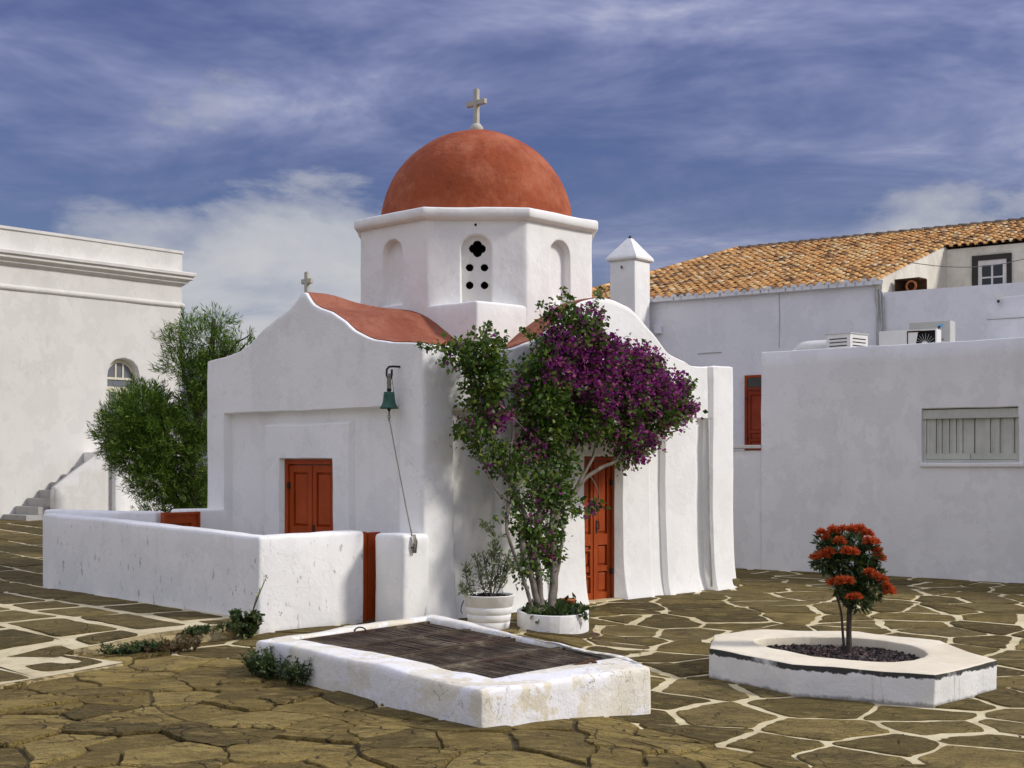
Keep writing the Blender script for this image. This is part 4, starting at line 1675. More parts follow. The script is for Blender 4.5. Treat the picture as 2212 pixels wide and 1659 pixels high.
# ---------------------------------------------------------------- cistern with rusted cover
CIS_O = [(-0.19, 8.46), (1.0, 9.55), (-0.74, 12.75), (-2.10, 10.98)]
CIS_I = [(-0.13, 9.05), (0.80, 10.02), (-0.79, 12.45), (-1.80, 11.12)]
cx_, cy_ = -0.5, 10.5
cistern = empty('cistern', (cx_, cy_, 0), 0, 'low white masonry cistern with a rusted iron cover', 'cistern')
loc = lambda P: [(x - cx_, y - cy_) for x, y in P]
plaster_ring('kerb', loc(CIS_O), loc(CIS_I), -0.06, 0.262, 0.10, M['cistern'], cistern, 0.03, 0.075, 0.024, lambda x, y: -0.12 * sm(0.4, 1.4, x))
# four plates laid across, each ribbed lengthwise
A_, B_, C_, D_ = [Vector((x - cx_, y - cy_, 0)) for x, y in (CIS_I[0], CIS_I[1], CIS_I[2], CIS_I[3])]


def bil(u, v):          # u across (near edge), v along the cistern
    return (A_.lerp(B_, u)).lerp(D_.lerp(C_, u), v)


for k in range(4):
    v0, v1 = 0.012 + k * 0.247, 0.012 + (k + 1) * 0.247 - 0.012
    mb = MB()
    nb = 58
    for i in range(nb):
        u0, u1 = 0.01 + 0.98 * i / nb, 0.01 + 0.98 * (i + 0.72) / nb
        zt = 0.232 - 0.01 * (k % 2) + rnd.uniform(-0.003, 0.003)
        q = [bil(u0, v0), bil(u1, v0), bil(u1, v1), bil(u0, v1)]
        mb.add([(p.x, p.y, zt - 0.012) for p in q] + [(p.x, p.y, zt) for p in q], [(4, 5, 6, 7), (0, 1, 5, 4), (1, 2, 6, 5), (2, 3, 7, 6), (3, 0, 4, 7)])
    q = [bil(0.005, v0), bil(0.995, v0), bil(0.995, v1), bil(0.005, v1)]
    zt = 0.218 - 0.01 * (k % 2)
    mb.add([(p.x, p.y, zt) for p in q], [(0, 1, 2, 3)])
    mb.add([(p.x, p.y, zt - 0.03) for p in q], [(3, 2, 1, 0)])
    for (a0, a1) in ((v0, v0 + 0.012), (v1 - 0.012, v1)):
        q = [bil(0.005, a0), bil(0.995, a0), bil(0.995, a1), bil(0.005, a1)]
        mb.add([(p.x, p.y, 0.214) for p in q] + [(p.x, p.y, 0.243 - 0.004 * (k % 2)) for p in q], [(4, 5, 6, 7), (0, 1, 5, 4), (1, 2, 6, 5), (2, 3, 7, 6), (3, 0, 4, 7)])
    mb.build('cover_plate', M['grate'], cistern)
mb = MB()
p = bil(0.30, 0.985)
p = bil(0.02, 0.80)
p = bil(0.45, 0.985)
mb.tube([(p.x + 0.05 * math.cos(a), p.y, 0.235 + 0.035 * math.sin(a)) for a in [math.pi * i / 8 for i in range(9)]], 0.007, 6)
mb.build('lifting_ring', M['iron'], cistern, True)
mb = MB()
p = bil(0.62, -0.03)
mb.tube([(p.x - 0.10, p.y - 0.05, 0.245), (p.x, p.y, 0.262), (p.x + 0.07, p.y + 0.04, 0.285), (p.x + 0.11, p.y + 0.05, 0.262)], 0.014, 7)
mb.build('hinge', M['rust_dark'], cistern, True)

# ---------------------------------------------------------------- octagonal planter
OC = (2.76, 11.3)
OCT_O = [(1.66, 11.26), (2.17, 10.38), (3.13, 9.91), (3.84, 10.62), (3.76, 11.75), (3.23, 12.44), (2.35, 12.57), (1.84, 12.23)]
OCT_I = [(2.05, 11.62), (2.38, 10.68), (3.04, 10.42), (3.50, 10.95), (3.42, 11.68), (3.05, 12.06), (2.48, 12.10), (2.15, 11.95)]
planter = empty('octagonal_planter', (OC[0], OC[1], 0), 0, 'white octagonal planter with cream coping and flaking black edge', 'planter')
lo = lambda P: [(x - OC[0], y - OC[1]) for x, y in P]
def split3(P):
    return [(P[i][0] + (P[(i + 1) % len(P)][0] - P[i][0]) * k / 3, P[i][1] + (P[(i + 1) % len(P)][1] - P[i][1]) * k / 3) for i in range(len(P)) for k in range(3)]


def relax(P, n):
    for _ in range(n):
        P = [tuple(0.25 * P[i - 1][k] + 0.5 * P[i][k] + 0.25 * P[(i + 1) % len(P)][k] for k in range(2)) for i in range(len(P))]
    return P


OCT_O, OCT_I = relax(split3(OCT_O), 0), relax(split3(OCT_I), 4)
plaster_ring('kerb', lo(OCT_O), lo(OCT_I), -0.16, 0.140, 0.0, M['planter_side'], planter, 0.012, 0.085, 0.016, None, M['coping'])


def gravel_bed(name, poly, z, n, parent, mat, r0=0.012, r1=0.026, base=None, inset=0.02):
    """loose stones over a flat bed"""
    xs = [p[0] for p in poly]
    ys = [p[1] for p in poly]

    def inside(x, y):
        c = False
        for i in range(len(poly)):
            x1, y1 = poly[i]
            x2, y2 = poly[i - 1]
            if (y1 > y) != (y2 > y) and x < (x2 - x1) * (y - y1) / (y2 - y1) + x1:
                c = not c
        return c
    obj('soil', [(x, y, z) for x, y in poly], [tuple(range(len(poly)))], base or M['soil'], parent)
    v, f = [], []
    oc = [(1, 0, 0), (-1, 0, 0), (0, 1, 0), (0, -1, 0), (0, 0, 1), (0, 0, -1)]
    of = [(0, 2, 4), (2, 1, 4), (1, 3, 4), (3, 0, 4), (2, 0, 5), (1, 2, 5), (3, 1, 5), (0, 3, 5)]
    k = 0
    while k < n:
        x, y = rnd.uniform(min(xs), max(xs)), rnd.uniform(min(ys), max(ys))
        if not inside(x, y):
            continue
        k += 1
        r = rnd.uniform(r0, r1)
        rot = Matrix.Rotation(rnd.uniform(0, 6.28), 3, Vector((rnd.random(), rnd.random(), rnd.random() + .1)).normalized())
        sc = Vector((rnd.uniform(.7, 1.5), rnd.uniform(.7, 1.3), rnd.uniform(.5, .9)))
        o = len(v)
        zc_ = z + rnd.uniform(0.0, 0.03)
        for p in oc:
            q = rot @ Vector((p[0] * sc.x, p[1] * sc.y, p[2] * sc.z)) * r
            v.append((x + q.x, y + q.y, zc_ + q.z))
        f += [(a + o, b + o, c + o) for a, b, c in of]
    o = obj(name, v, f, mat, parent)
    o['kind'] = 'stuff'
    return o


gravel_bed('gravel', lo(OCT_I), 0.035, 3600, planter, M['gravel'])

# ---------------------------------------------------------------- flower bed at the bougainvillea's foot
bedc = (0.43, 14.02)
bed = empty('flower_bed', (bedc[0], bedc[1], 0), 0, 'low round white flower bed at the foot of the bougainvillea', 'flower bed')
circ = lambda rx, ry, n: [(rx * math.cos(2 * math.pi * i / n), ry * math.sin(2 * math.pi * i / n)) for i in range(n)]
plaster_ring('kerb', circ(0.375, 0.58, 22), circ(0.335, 0.535, 22), -0.1, 0.165, 0.02, M['white_rough'], bed, 0.008, 0.12, 0.008)
gravel_bed('earth', circ(0.335, 0.535, 22), 0.12, 500, bed, M['soil'], 0.01, 0.03)
bev = bm = None

# white tub with banding
potc = (-0.235, 13.72)
pot = empty('flower_tub', (potc[0], potc[1], 0), 0, 'round white banded tub against the chapel side wall', 'tub')
mb = MB()
prof = [(0.001, 0.0), (0.200, 0.0), (0.207, 0.01), (0.216, 0.084), (0.212, 0.087), (0.217, 0.090), (0.227, 0.160), (0.223, 0.163), (0.228, 0.166), (0.238, 0.235), (0.234, 0.238), (0.239, 0.241), (0.256, 0.345), (0.262, 0.352), (0.258, 0.358), (0.240, 0.358), (0.236, 0.33), (0.230, 0.24)]
mb.lathe(prof, 40)
mb.build('tub_wall', M['white_rough'], pot, True, 0.006)
gravel_bed('earth', circ(0.236, 0.236, 20), 0.322, 260, pot, M['soil'], 0.008, 0.022)
mb = MB()
mb.tube([(-0.255, -0.06, 0.30), (-0.275, -0.075, 0.26), (-0.285, -0.08, 0.20), (-0.27, -0.07, 0.17)], 0.005, 6)
mb.build('wire_handle', M['iron'], pot, True)
# clay pot lying behind the trunk
clay = empty('clay_pot', (0.60, 14.36, 0.06), 0, 'terracotta pot half hidden behind the bougainvillea trunk', 'pot')
mb = MB()
mb.lathe([(0.001, 0.0), (0.06, 0.0), (0.075, 0.16), (0.083, 0.165), (0.085, 0.19), (0.075, 0.19), (0.07, 0.16), (0.001, 0.15)], 24)
mb.build('pot_wall', M['clay_plain'], clay, True)


# ---------------------------------------------------------------- plants
def cluster(P, D, n, L, Wd, spread, dirjit=0.7, droop=0.0):
    """n leaves round each anchor P with main direction D"""
    m = len(P)
    PP = np.repeat(P, n, axis=0) + npr.normal(size=(m * n, 3)) * spread
    DD = np.repeat(D, n, axis=0) + npr.normal(size=(m * n, 3)) * dirjit
    DD[:, 2] -= droop
    NN = unit(m * n) + np.array([0, 0, 0.8])
    LL = npr.uniform(0.5, 1.4, m * n) * L
    WW = LL * Wd * npr.uniform(0.8, 1.2, m * n)
    return PP, DD, NN, LL, WW


def sample_lobes(lobes, per_vol, shell=0.45):
    """anchors spread through ellipsoids, denser to the outside; returns positions, outward directions, lobe index"""
    PP, DD, II = [], [], []
    for i, lb in enumerate(lobes):
        c = np.array(lb[0])
        r = np.array(lb[1])
        n = int(per_vol * (r[0] * r[1] + r[1] * r[2] + r[0] * r[2]) * (lb[2] if len(lb) > 2 else 1.0))
        d = unit(n)
        rad = npr.uniform(shell, 1.0, n) ** 0.6
        bumpy = np.array([1 + 0.22 * noise.noise(Vector(q * 2.1 + i)) for q in d])
        PP.append(c + d * r * (rad * bumpy)[:, None])
        DD.append(d)
        II.append(np.full(n, i))
    return np.concatenate(PP), np.concatenate(DD), np.concatenate(II)


def curve_pts(pts, n=6, wob=0.02):
    """Catmull-Rom through the points with small wobble"""
    P = [Vector(p) for p in pts]
    P = [P[0] * 2 - P[1]] + P + [P[-1] * 2 - P[-2]]
    out = []
    for i in range(1, len(P) - 2):
        for k in range(n):
            t = k / n
            a, b, c, d = P[i - 1], P[i], P[i + 1], P[i + 2]
            q = 0.5 * ((2 * b) + (c - a) * t + (2 * a - 5 * b + 4 * c - d) * t * t + (3 * b - a - 3 * c + d) * t ** 3)
            out.append(q + noise.noise_vector(q * 5) * wob)
    out.append(P[-2])
    return out


def taper(a, b, n):
    return [a + (b - a) * i / (n - 1) for i in range(n)]


# bougainvillea trained up the side wall (chapel axes: x along the wall, y out of it, z up)
boug = empty('bougainvillea', CH_LOC, CH_ROT, 'large purple and green bougainvillea climbing the chapel side wall', 'bougainvillea')
c_, s_ = math.cos(CH_ROT), math.sin(CH_ROT)


def to_ch(x, y, z):
    dx, dy = x - CH_LOC[0], y - CH_LOC[1]
    return Vector((dx * c_ + dy * s_, -dx * s_ + dy * c_, z))


TB = to_ch(0.38, 13.98, 0.10)
tb = (TB.x, TB.y)
branches = [
    # (points, r0, r1)
    ([(tb[0] + .02, tb[1] - .02, .08), (tb[0] + .10, tb[1] + .05, .30), (tb[0] + .27, tb[1] + .25, .62), (1.66, -.72, .95), (1.78, -.62, 1.18), (2.02, -.52, 1.36), (2.30, -.5, 1.55), (2.75, -.5, 1.72), (3.2, -.45, 1.82)], .050, .016),
    ([(tb[0] - .04, tb[1] + .06, .08), (tb[0] + .02, tb[1] + .2, .45), (1.36, -.75, .85), (1.46, -.6, 1.2), (1.55, -.5, 1.6), (1.6, -.45, 2.1), (1.75, -.4, 2.6), (1.9, -.4, 3.0)], .040, .012),
    ([(tb[0] - .09, tb[1] + .03, .08), (tb[0] - .10, tb[1] + .2, .4), (1.18, -.78, .80), (1.22, -.65, 1.08), (1.12, -.55, 1.3), (.98, -.48, 1.50), (.8, -.42, 1.62), (.55, -.38, 1.72), (.45, -.35, 1.95), (.5, -.35, 2.4)], .036, .010),
    ([(tb[0] - .16, tb[1] + .04, .08), (.92, -.95, .55), (.93, -.7, 1.0), (.98, -.5, 1.45), (1.0, -.45, 1.9), (1.08, -.4, 2.3), (1.2, -.35, 2.7)], .022, .009),
    ([(1.62, -.72, .95), (1.7, -.6, 1.3), (1.95, -.5, 1.7), (2.2, -.48, 2.1), (2.3, -.45, 2.5)], .026, .010),
    ([(2.02, -.52, 1.36), (2.35, -.5, 1.75), (2.5, -.48, 2.1), (2.8, -.45, 2.4), (3.3, -.42, 2.6)], .022, .009),
    ([(2.75, -.5, 1.72), (3.1, -.48, 2.0), (3.5, -.45, 2.2), (3.9, -.4, 2.4)], .016, .008),
    ([(.98, -.48, 1.50), (.85, -.45, 1.75), (.62, -.42, 2.1), (.5, -.4, 2.5), (.35, -.38, 2.75)], .016, .008),
    ([(1.28, -.65, 1.08), (1.05, -.6, 1.25), (.80, -.55, 1.38), (.62, -.5, 1.62)], .014, .006),
    ([(2.30, -.5, 1.55), (2.40, -.6, 1.45), (2.46, -.62, 1.28), (2.3, -.62, 1.17), (2.0, -.6, 1.18)], .008, .004),
    ([(tb[0] + .07, tb[1] + .06, .1), (tb[0] + .26, tb[1] + .2, .4), (1.80, -.72, .85), (1.85, -.6, 1.15), (1.78, -.5, 1.6), (1.95, -.45, 2.0)], .024, .010),
]
def off_wall(p):
    x, y, z = p
    return (x + 1.05 * (y + 0.35), y, z)


mb = MB()
for pts, r0, r1 in branches:
    if pts[0][2] < 0.2:          # stems from the bed: base, then straight to the first point higher up
        hi = [off_wall(p) for p in pts if p[2] > 0.75]
        b0 = pts[0]
        mid = tuple((b0[i] + hi[0][i]) / 2 + (0.02 if i == 0 else 0.0) for i in range(3))
        pts = [b0, mid] + hi
    else:
        pts = [off_wall(p) for p in pts]
    q = curve_pts(pts, 6, 0.018)
    mb.tube(q, taper(r0, r1, len(q)), 7)
mb.build('trunk', M['bark_grey'], boug, True)

LOB = [  # centre, radii, density, flower bias
    ((.50, -.40, 2.86), (.26, .22, .24), 1.0, -.35), ((.20, -.38, 2.83), (.20, .16, .13), .8, -.4), ((.60, -.42, 2.62), (.28, .24, .20), 1.0, -.25),
    ((.55, -.40, 2.36), (.22, .2, .18), .8, .05), ((.72, -.40, 2.24), (.15, .16, .17), .8, .35), ((.42, -.40, 2.06), (.22, .18, .13), .8, -.15), ((.62, -.42, 1.84), (.24, .18, .10), .7, -.25), ((.86, -.42, 1.66), (.20, .16, .10), .5, -.2),
    ((1.20, -.42, 2.74), (.13, .16, .13), .5, -.4), ((1.05, -.40, 2.50), (.10, .12, .10), .6, .5),
    ((1.60, -.48, 2.68), (.34, .30, .28), 1.0, -.1), ((1.45, -.48, 2.34), (.30, .28, .24), 1.0, -.35), ((1.65, -.48, 2.05), (.34, .28, .20), .9, -.3), ((1.35, -.45, 1.80), (.24, .2, .18), .6, -.25),
    ((2.05, -.50, 3.10), (.32, .30, .28), 1.0, .2), ((1.85, -.46, 3.30), (.26, .2, .18), .6, -.25), ((2.30, -.48, 3.36), (.18, .2, .16), .7, .15), ((1.75, -.46, 2.98), (.25, .25, .22), .9, .14),
    ((2.45, -.52, 2.88), (.34, .32, .32), 1.0, .38), ((2.30, -.55, 2.52), (.38, .34, .28), 1.0, .04), ((2.20, -.52, 2.18), (.42, .32, .24), 1.0, -.15), ((2.95, -.50, 2.80), (.34, .30, .32), 1.0, .40),
    ((3.30, -.48, 2.86), (.26, .24, .24), .9, .35), ((2.95, -.54, 2.46), (.38, .32, .26), 1.0, .05), ((3.45, -.48, 2.56), (.34, .28, .26), 1.0, .25), ((3.85, -.45, 2.62), (.30, .24, .22), 1.0, .20),
    ((4.05, -.42, 2.44), (.24, .2, .20), .9, .12), ((3.60, -.46, 2.26), (.32, .26, .20), .9, .0), ((2.85, -.50, 2.10), (.32, .26, .20), .9, .05), ((3.25, -.46, 1.96), (.28, .22, .18), .8, .12), ((3.0, -.45, 1.76), (.20, .16, .10), .7, .2),
    ((1.58, -.62, 1.44), (.26, .2, .20), .8, -.08), ((1.22, -.6, 1.36), (.20, .16, .16), .6, -.05), ((1.78, -.55, 1.70), (.26, .2, .18), .6, -.1), ((1.80, -.58, 1.26), (.18, .15, .13), .6, -.05), ((1.55, -.6, 1.16), (.17, .14, .11), .45, 0.02),
    ((1.28, -.72, 1.02), (.16, .14, .13), .9, -.1), ((1.40, -.75, .86), (.20, .16, .14), .9, -.1), ((1.62, -.68, .92), (.16, .14, .12), .6, .1), ((1.48, -.78, .70), (.22, .15, .10), .9, .05), ((1.20, -.85, .58), (.14, .12, .12), .8, -.25), ((1.46, -.88, .50), (.10, .09, .07), .4, -.25),
    ((2.36, -.62, 1.22), (.12, .08, .07), .7, .12), ((2.10, -.62, 1.17), (.18, .07, .05), .6, -.2), ((1.0, -.6, 1.1), (.12, .10, .12), .7, -.35), ((1.05, -.52, 1.65), (.14, .12, .14), .6, -.3),
]
LOB = [(off_wall(l[0]), l[1], l[2], l[3]) for l in LOB]
P, D, I = sample_lobes(LOB, 620, 0.25)
bias = np.array([l[3] - (0.16 if l[0][2] < 1.9 else 0.0) - (0.10 if l[0][0] < 1.0 else 0.0) + (0.08 if l[0][0] > 1.9 and l[0][2] > 2.2 else 0.0) for l in LOB])[I]
score = np.array([noise.noise(Vector(p) * 2.2 + Vector((3, 1, 7))) * 0.7 + noise.noise(Vector(p) * 6.0) * 0.45 for p in P]) + bias + 0.05 * D[:, 2] - 0.08
fl = npr.random(len(P)) < 1 / (1 + np.exp(-score * 13.0))
Pl, Dl = P[~fl], D[~fl]
Pf, Df = P[fl], D[fl]
# a few inner leaves everywhere, so the purple has green behind it
a = cluster(np.concatenate([Pl, Pf[::3]]), np.concatenate([Dl, Df[::3]]) * 0.8 + np.array([0, -0.35, 0.05]), 9, 0.058, 0.34, 0.045, 0.75, 0.35)
leaves('leaves', *a, M['leaf_boug'], boug)
# long whips with leaves beyond the outline
whips = [([(.2, -.42, 2.86), (.0, -.42, 2.90), (-.2, -.42, 2.88), (-.36, -.42, 2.92)]), ([(1.75, -.46, 3.3), (1.6, -.46, 3.42), (1.45, -.46, 3.45)]), ([(2.3, -.48, 3.45), (2.42, -.48, 3.6), (2.55, -.46, 3.72)]),
         ([(2.0, -.48, 3.4), (1.95, -.48, 3.55), (1.82, -.48, 3.66)]), ([(1.5, -.46, 3.0), (1.3, -.46, 3.12), (1.15, -.46, 3.16)]), ([(4.1, -.4, 2.6), (4.25, -.4, 2.68), (4.38, -.4, 2.72)]), ([(4.1, -.4, 2.4), (4.25, -.4, 2.4), (4.33, -.4, 2.36)]),
         ([(1.6, -.65, .72), (1.7, -.66, .84), (1.75, -.66, .95)]), ([(1.7, -.6, 1.0), (1.78, -.62, 1.06), (1.84, -.62, 1.1)]), ([(.55, -.4, 2.95), (.6, -.4, 3.1), (.66, -.4, 3.2)]), ([(.95, -.4, 2.8), (.85, -.4, 2.98), (.9, -.4, 3.08)]), ([(.4, -.4, 1.98), (.25, -.4, 1.98), (.15, -.4, 2.02)])]
WP, WD = [], []
for w in whips:
    q = curve_pts([off_wall(p) for p in w], 7, 0.015)
    mb = MB()
    mb.tube(q, 0.004, 4)
    mb.build('whip', M['bark_grey'], boug, True)
    for i in range(len(q)):
        WP.append(q[i])
        WD.append((0, -0.4, -0.2))
a = cluster(np.array([tuple(p) for p in WP]), np.array(WD), 4, 0.055, 0.34, 0.022, 0.7, 0.2)
leaves('whip_leaves', *a, M['leaf_boug'], boug)
a = cluster(Pf, Df * 0.8 + np.array([0, -0.45, 0.1]), 13, 0.042, 0.52, 0.040, 0.8, 0.1)
leaves('flowers', *a, M['bract'], boug, 0.45)
# twine that ties it back to the wall
mb = MB()
mb.tube([(.50, -.60, 2.36), (1.12, -.45, 2.06)], 0.006, 5)
mb.build('twine', M['rope'], boug)
mb = MB()
mb.tube([(2.28, -.66, 2.24), (2.48, -.52, 2.00)], 0.006, 5)
mb.build('twine', M['rope'], boug)
# undergrowth in the bed
a = cluster(np.array([(0.43 + rnd.uniform(-.26, .30), 14.0 + rnd.uniform(-.45, .4), .15) for _ in range(150)]), np.tile([0, -.1, .9], (150, 1)), 5, 0.07, 0.35, 0.03, 0.8)
gp = empty('bed_plants', (0, 0, 0), 0, 'low dark leafy plants filling the round flower bed', 'plants')
leaves('leaves', *a, M['leaf_weed'], gp)

# potted olive shrub
olive = empty('olive_shrub', (potc[0], potc[1], 0.31), 0, 'small silvery olive shrub growing in the white tub', 'shrub')
mb = MB()
OP, OD = [], []
stems = [[(0.02, 0, 0), (.0, .02, .14), (-.03, .02, .3), (-.06, .02, .46)], [(0.03, 0, 0), (.06, .0, .15), (.1, .0, .32), (.12, 0, .50)], [(0.02, 0, 0), (.02, -.02, .2), (.05, -.03, .40), (.04, -.03, .53)], [(0.0, 0, 0), (-.06, 0, .12), (-.1, 0, .28), (-.14, 0, .42)],
         [(.04, 0, 0), (.12, 0, .14), (.18, 0, .26), (.2, 0, .36)], [(0.03, 0, .2), (.06, 0, .45), (.05, .0, .62), (-.02, 0, .72), (-.06, 0, .76)], [(-.1, -.05, 0), (-.19, -.08, .1), (-.23, -.1, .24), (-.24, -.1, .34)], [(-.12, -.08, 0), (-.22, -.12, .06), (-.28, -.14, .15)], [(.1, 0, .1), (.15, 0, .3), (.19, 0, .43)]]
for st in stems:
    q = curve_pts(st, 6, 0.012)
    mb.tube(q, taper(.009, .003, len(q)), 5)
    for i in range(5, len(q)):
        OP.append(q[i]); OD.append((q[i] - q[i - 1]).normalized())
        for _ in range(2):
            OP.append(q[i] + Vector((rnd.gauss(0, .03), rnd.gauss(0, .03), rnd.gauss(0, .02)))); OD.append(Vector((rnd.gauss(0, .5), rnd.gauss(0, .5), .6)))
mb.build('stem', M['bark_grey'], olive, True)
a = cluster(np.array([tuple(p) for p in OP]), np.array([tuple(p) for p in OD]), 4, 0.056, 0.13, 0.012, 0.55)
leaves('leaves', *a, M['leaf_olive'], olive)

# ornamental tree with red flower heads in the octagonal planter
orn = empty('flowering_tree', (2.88, 11.5, 0.03), 0, 'small tree with red pompom flowers in the octagonal planter', 'tree')
mb = MB()
tb_ = [([(0, 0, 0), (.005, 0, .2), (.01, 0, .38), (.02, 0, .46)], .026, .020), ([(-.035, .0, 0), (-.045, 0, .2), (-.06, 0, .38), (-.09, 0, .5), (-.11, 0, .56)], .013, .007), ([(.01, 0, .42), (-.05, 0, .48), (-.08, 0, .56)], .012, .005),
       ([(.02, 0, .42), (.06, 0, .52), (.07, .02, .70), (.06, .03, .88)], .016, .008), ([(.03, 0, .5), (.0, .02, .65), (-.05, .0, .8), (-.1, 0, .95)], .013, .006), ([(.06, 0, .55), (.13, -.02, .65), (.2, -.02, .75)], .011, .005), ([(.06, 0, .7), (-.02, -.04, .8), (-.15, -.05, .86)], .008, .004), ([(.065, .02, .75), (.13, .03, .9), (.15, .03, 1.0)], .009, .004)]
for pts, r0, r1 in tb_:
    q = curve_pts(pts, 5, 0.01)
    mb.tube(q, taper(r0, r1, len(q)), 7)
mb.build('trunk', M['bark_dark'], orn, True)
LO = [((-.03, 0, .97), (.19, .17, .09), 1), ((-.17, 0, .83), (.12, .12, .08), .9), ((.0, 0, .82), (.17, .16, .09), 1), ((.18, 0, .88), (.09, .11, .12), .9), ((-.04, 0, .68), (.13, .13, .06), .8), ((.19, 0, .60), (.12, .11, .10), .9), ((.03, 0, .54), (.09, .09, .06), .7), ((.10, 0, .46), (.09, .08, .06), .9), ((-.02, 0, .60), (.12, .11, .06), .9), ((.15, 0, .72), (.12, .12, .08), .9), ((-.21, 0, 1.0), (.06, .06, .05), .8)]
P, D, I = sample_lobes(LO, 2300, 0.3)
a = cluster(P, D + np.array([0, -.1, .2]), 6, 0.060, 0.15, 0.012, 0.7)
leaves('leaves', *a, M['leaf_orn'], orn)
heads = [(-.235, -.02, 1.07), (-.20, -.05, 1.03), (-.14, -.05, 1.09), (-.06, -.06, 1.10), (.02, -.06, 1.10), (.09, -.05, 1.10), (.16, -.04, 1.06), (.21, -.05, .99), (.235, -.05, .92), (.26, -.04, .85), (-.10, -.12, 1.00), (.15, -.12, 1.00),
         (-.30, -.05, .86), (-.24, -.1, .88), (-.19, -.12, .91), (-.01, -.2, .91), (-.06, -.18, .92), (-.10, -.16, .67), (-.05, -.2, .67), (-.15, -.1, .65), (-.02, -.16, .53), (.03, -.16, .535),
         (.14, -.14, .74), (.20, -.14, .71), (.26, -.12, .68), (.30, -.1, .62), (.33, -.08, .57), (.10, .1, 1.06), (-.1, .1, 1.03), (.2, .1, .92), (-.2, .1, .86)]
for h in heads:
    n = 190
    d = unit(n)
    rr = rnd.uniform(0.85, 1.25)
    d[:, 2] = np.abs(d[:, 2]) * 0.9 - 0.15
    Pc = np.tile(np.array(h), (n, 1)) + d * 0.012
    leaves('flower_head', Pc, d + npr.normal(size=(n, 3)) * .15, unit(n), npr.uniform(.035, .055, n) * rr, npr.uniform(.006, .010, n) * rr, M['petal_red'], orn)


# feathery tamarisk behind the yard
tam = empty('tamarisk_tree', (-5.35, 21.3, 0.2), 0, 'feathery dark green tree between the chapel and the cream building', 'tree')
mb = MB()
for pts, r0, r1 in [([(.3, 0, 0), (.35, 0, .8), (.2, .1, 1.6), (.4, .1, 2.4), (.55, .1, 3.2), (.6, .1, 3.8)], .13, .03), ([(.3, 0, .5), (-.1, 0, 1.1), (-.5, 0, 1.7), (-.8, 0, 2.3)], .09, .02), ([(.3, .05, 1.4), (-.1, .05, 1.9), (-.35, .05, 2.3)], .07, .02), ([(.4, .1, 2.4), (.8, .1, 3.0), (1.1, .1, 3.4)], .05, .012), ([(.35, .1, 2.2), (.1, .1, 3.0), (.05, .1, 3.6)], .05, .012), ([(.5, .1, 2.9), (.9, 0, 3.3), (1.2, 0, 3.55)], .03, .008)]:
    q = curve_pts(pts, 6, 0.05)
    mb.tube(q, taper(r0, r1, len(q)), 8)
mb.build('trunk', M['bark_dark'], tam, True)
LT = [((-.50, 0, 2.30), (.42, .42, .34), 1), ((-.82, 0, 1.95), (.34, .40, .36), 1), ((-.55, 0, 1.65), (.42, .44, .40), 1), ((-.30, 0, 1.25), (.36, .40, .32), 1), ((-.15, 0, 1.95), (.34, .45, .42), 1), ((.1, .2, .95), (.36, .36, .30), .9), ((.45, .2, 1.5), (.38, .45, .6), .9), ((.5, .2, .7), (.34, .36, .30), .9), ((-.25, 0, .58), (.26, .24, .13), .6),
      ((.38, .2, 2.25), (.34, .40, .36), .9), ((.48, .15, 2.85), (.34, .36, .28), .8), ((.10, .1, 3.02), (.28, .28, .15), .7), ((.78, .1, 3.10), (.32, .30, .15), .7), ((.42, .1, 3.48), (.34, .28, .16), .6), ((.02, .1, 3.40), (.22, .2, .11), .6), ((1.06, .05, 3.32), (.26, .22, .10), .6), ((.66, .1, 3.74), (.18, .16, .08), .5), ((.16, .1, 3.72), (.16, .14, .08), .5), ((1.1, .1, 2.85), (.2, .22, .2), .4)]
P, D, I = sample_lobes(LT, 760, 0.2)
D2 = D * 0.9 + np.array([0, 0, 0.5])
# each anchor carries a plume: a short twig with fine scale leaves along it
PL, DL = [], []
for t in range(5):
    PL.append(P + D2 / np.linalg.norm(D2, axis=1, keepdims=True) * (0.05 * t) + npr.normal(size=P.shape) * 0.018)
    DL.append(D2 + npr.normal(size=P.shape) * 0.25)
a = cluster(np.concatenate(PL), np.concatenate(DL), 5, 0.09, 0.065, 0.020, 0.45, -0.02)
leaves('crown', *a, M['leaf_tam'], tam)


# ---------------------------------------------------------------- weeds
def weed(name, label, spots, n, h, spread, mat, L=0.05, wd=0.3, stalks=0, cat='weed'):
    e = empty(name, spots[0] if len(spots[0]) == 3 else (*spots[0], 0), 0, label, cat)
    ex, ey, ez = e.location
    PP, DD = [], []
    mb = MB()
    for sp_ in spots:
        x0, y0, z0 = sp_
        for _ in range(n):
            dx, dy = rnd.gauss(0, spread), rnd.gauss(0, spread)
            hh = h * rnd.uniform(.45, 1.1)
            base = Vector((x0 + dx * .5 - ex, y0 + dy * .5 - ey, z0 - ez))
            tip = base + Vector((dx * .9, dy * .9 - .02, hh))
            q = curve_pts([base, base.lerp(tip, .5) + Vector((rnd.gauss(0, .012), rnd.gauss(0, .012), .02)), tip], 4, .006)
            mb.tube(q, taper(.004, .0018, len(q)), 4, False)
            for i in range(2, len(q)):
                for _k in range(3):
                    PP.append(tuple(q[i])); DD.append((rnd.gauss(0, .6), rnd.gauss(0, .6) - .2, rnd.uniform(-.1, .7)))
    mb.build('stem', mat, e)
    a = cluster(np.array(PP), np.array(DD), 2, L, wd, .008, .35)
    leaves('leaves', *a, mat, e)
    return e


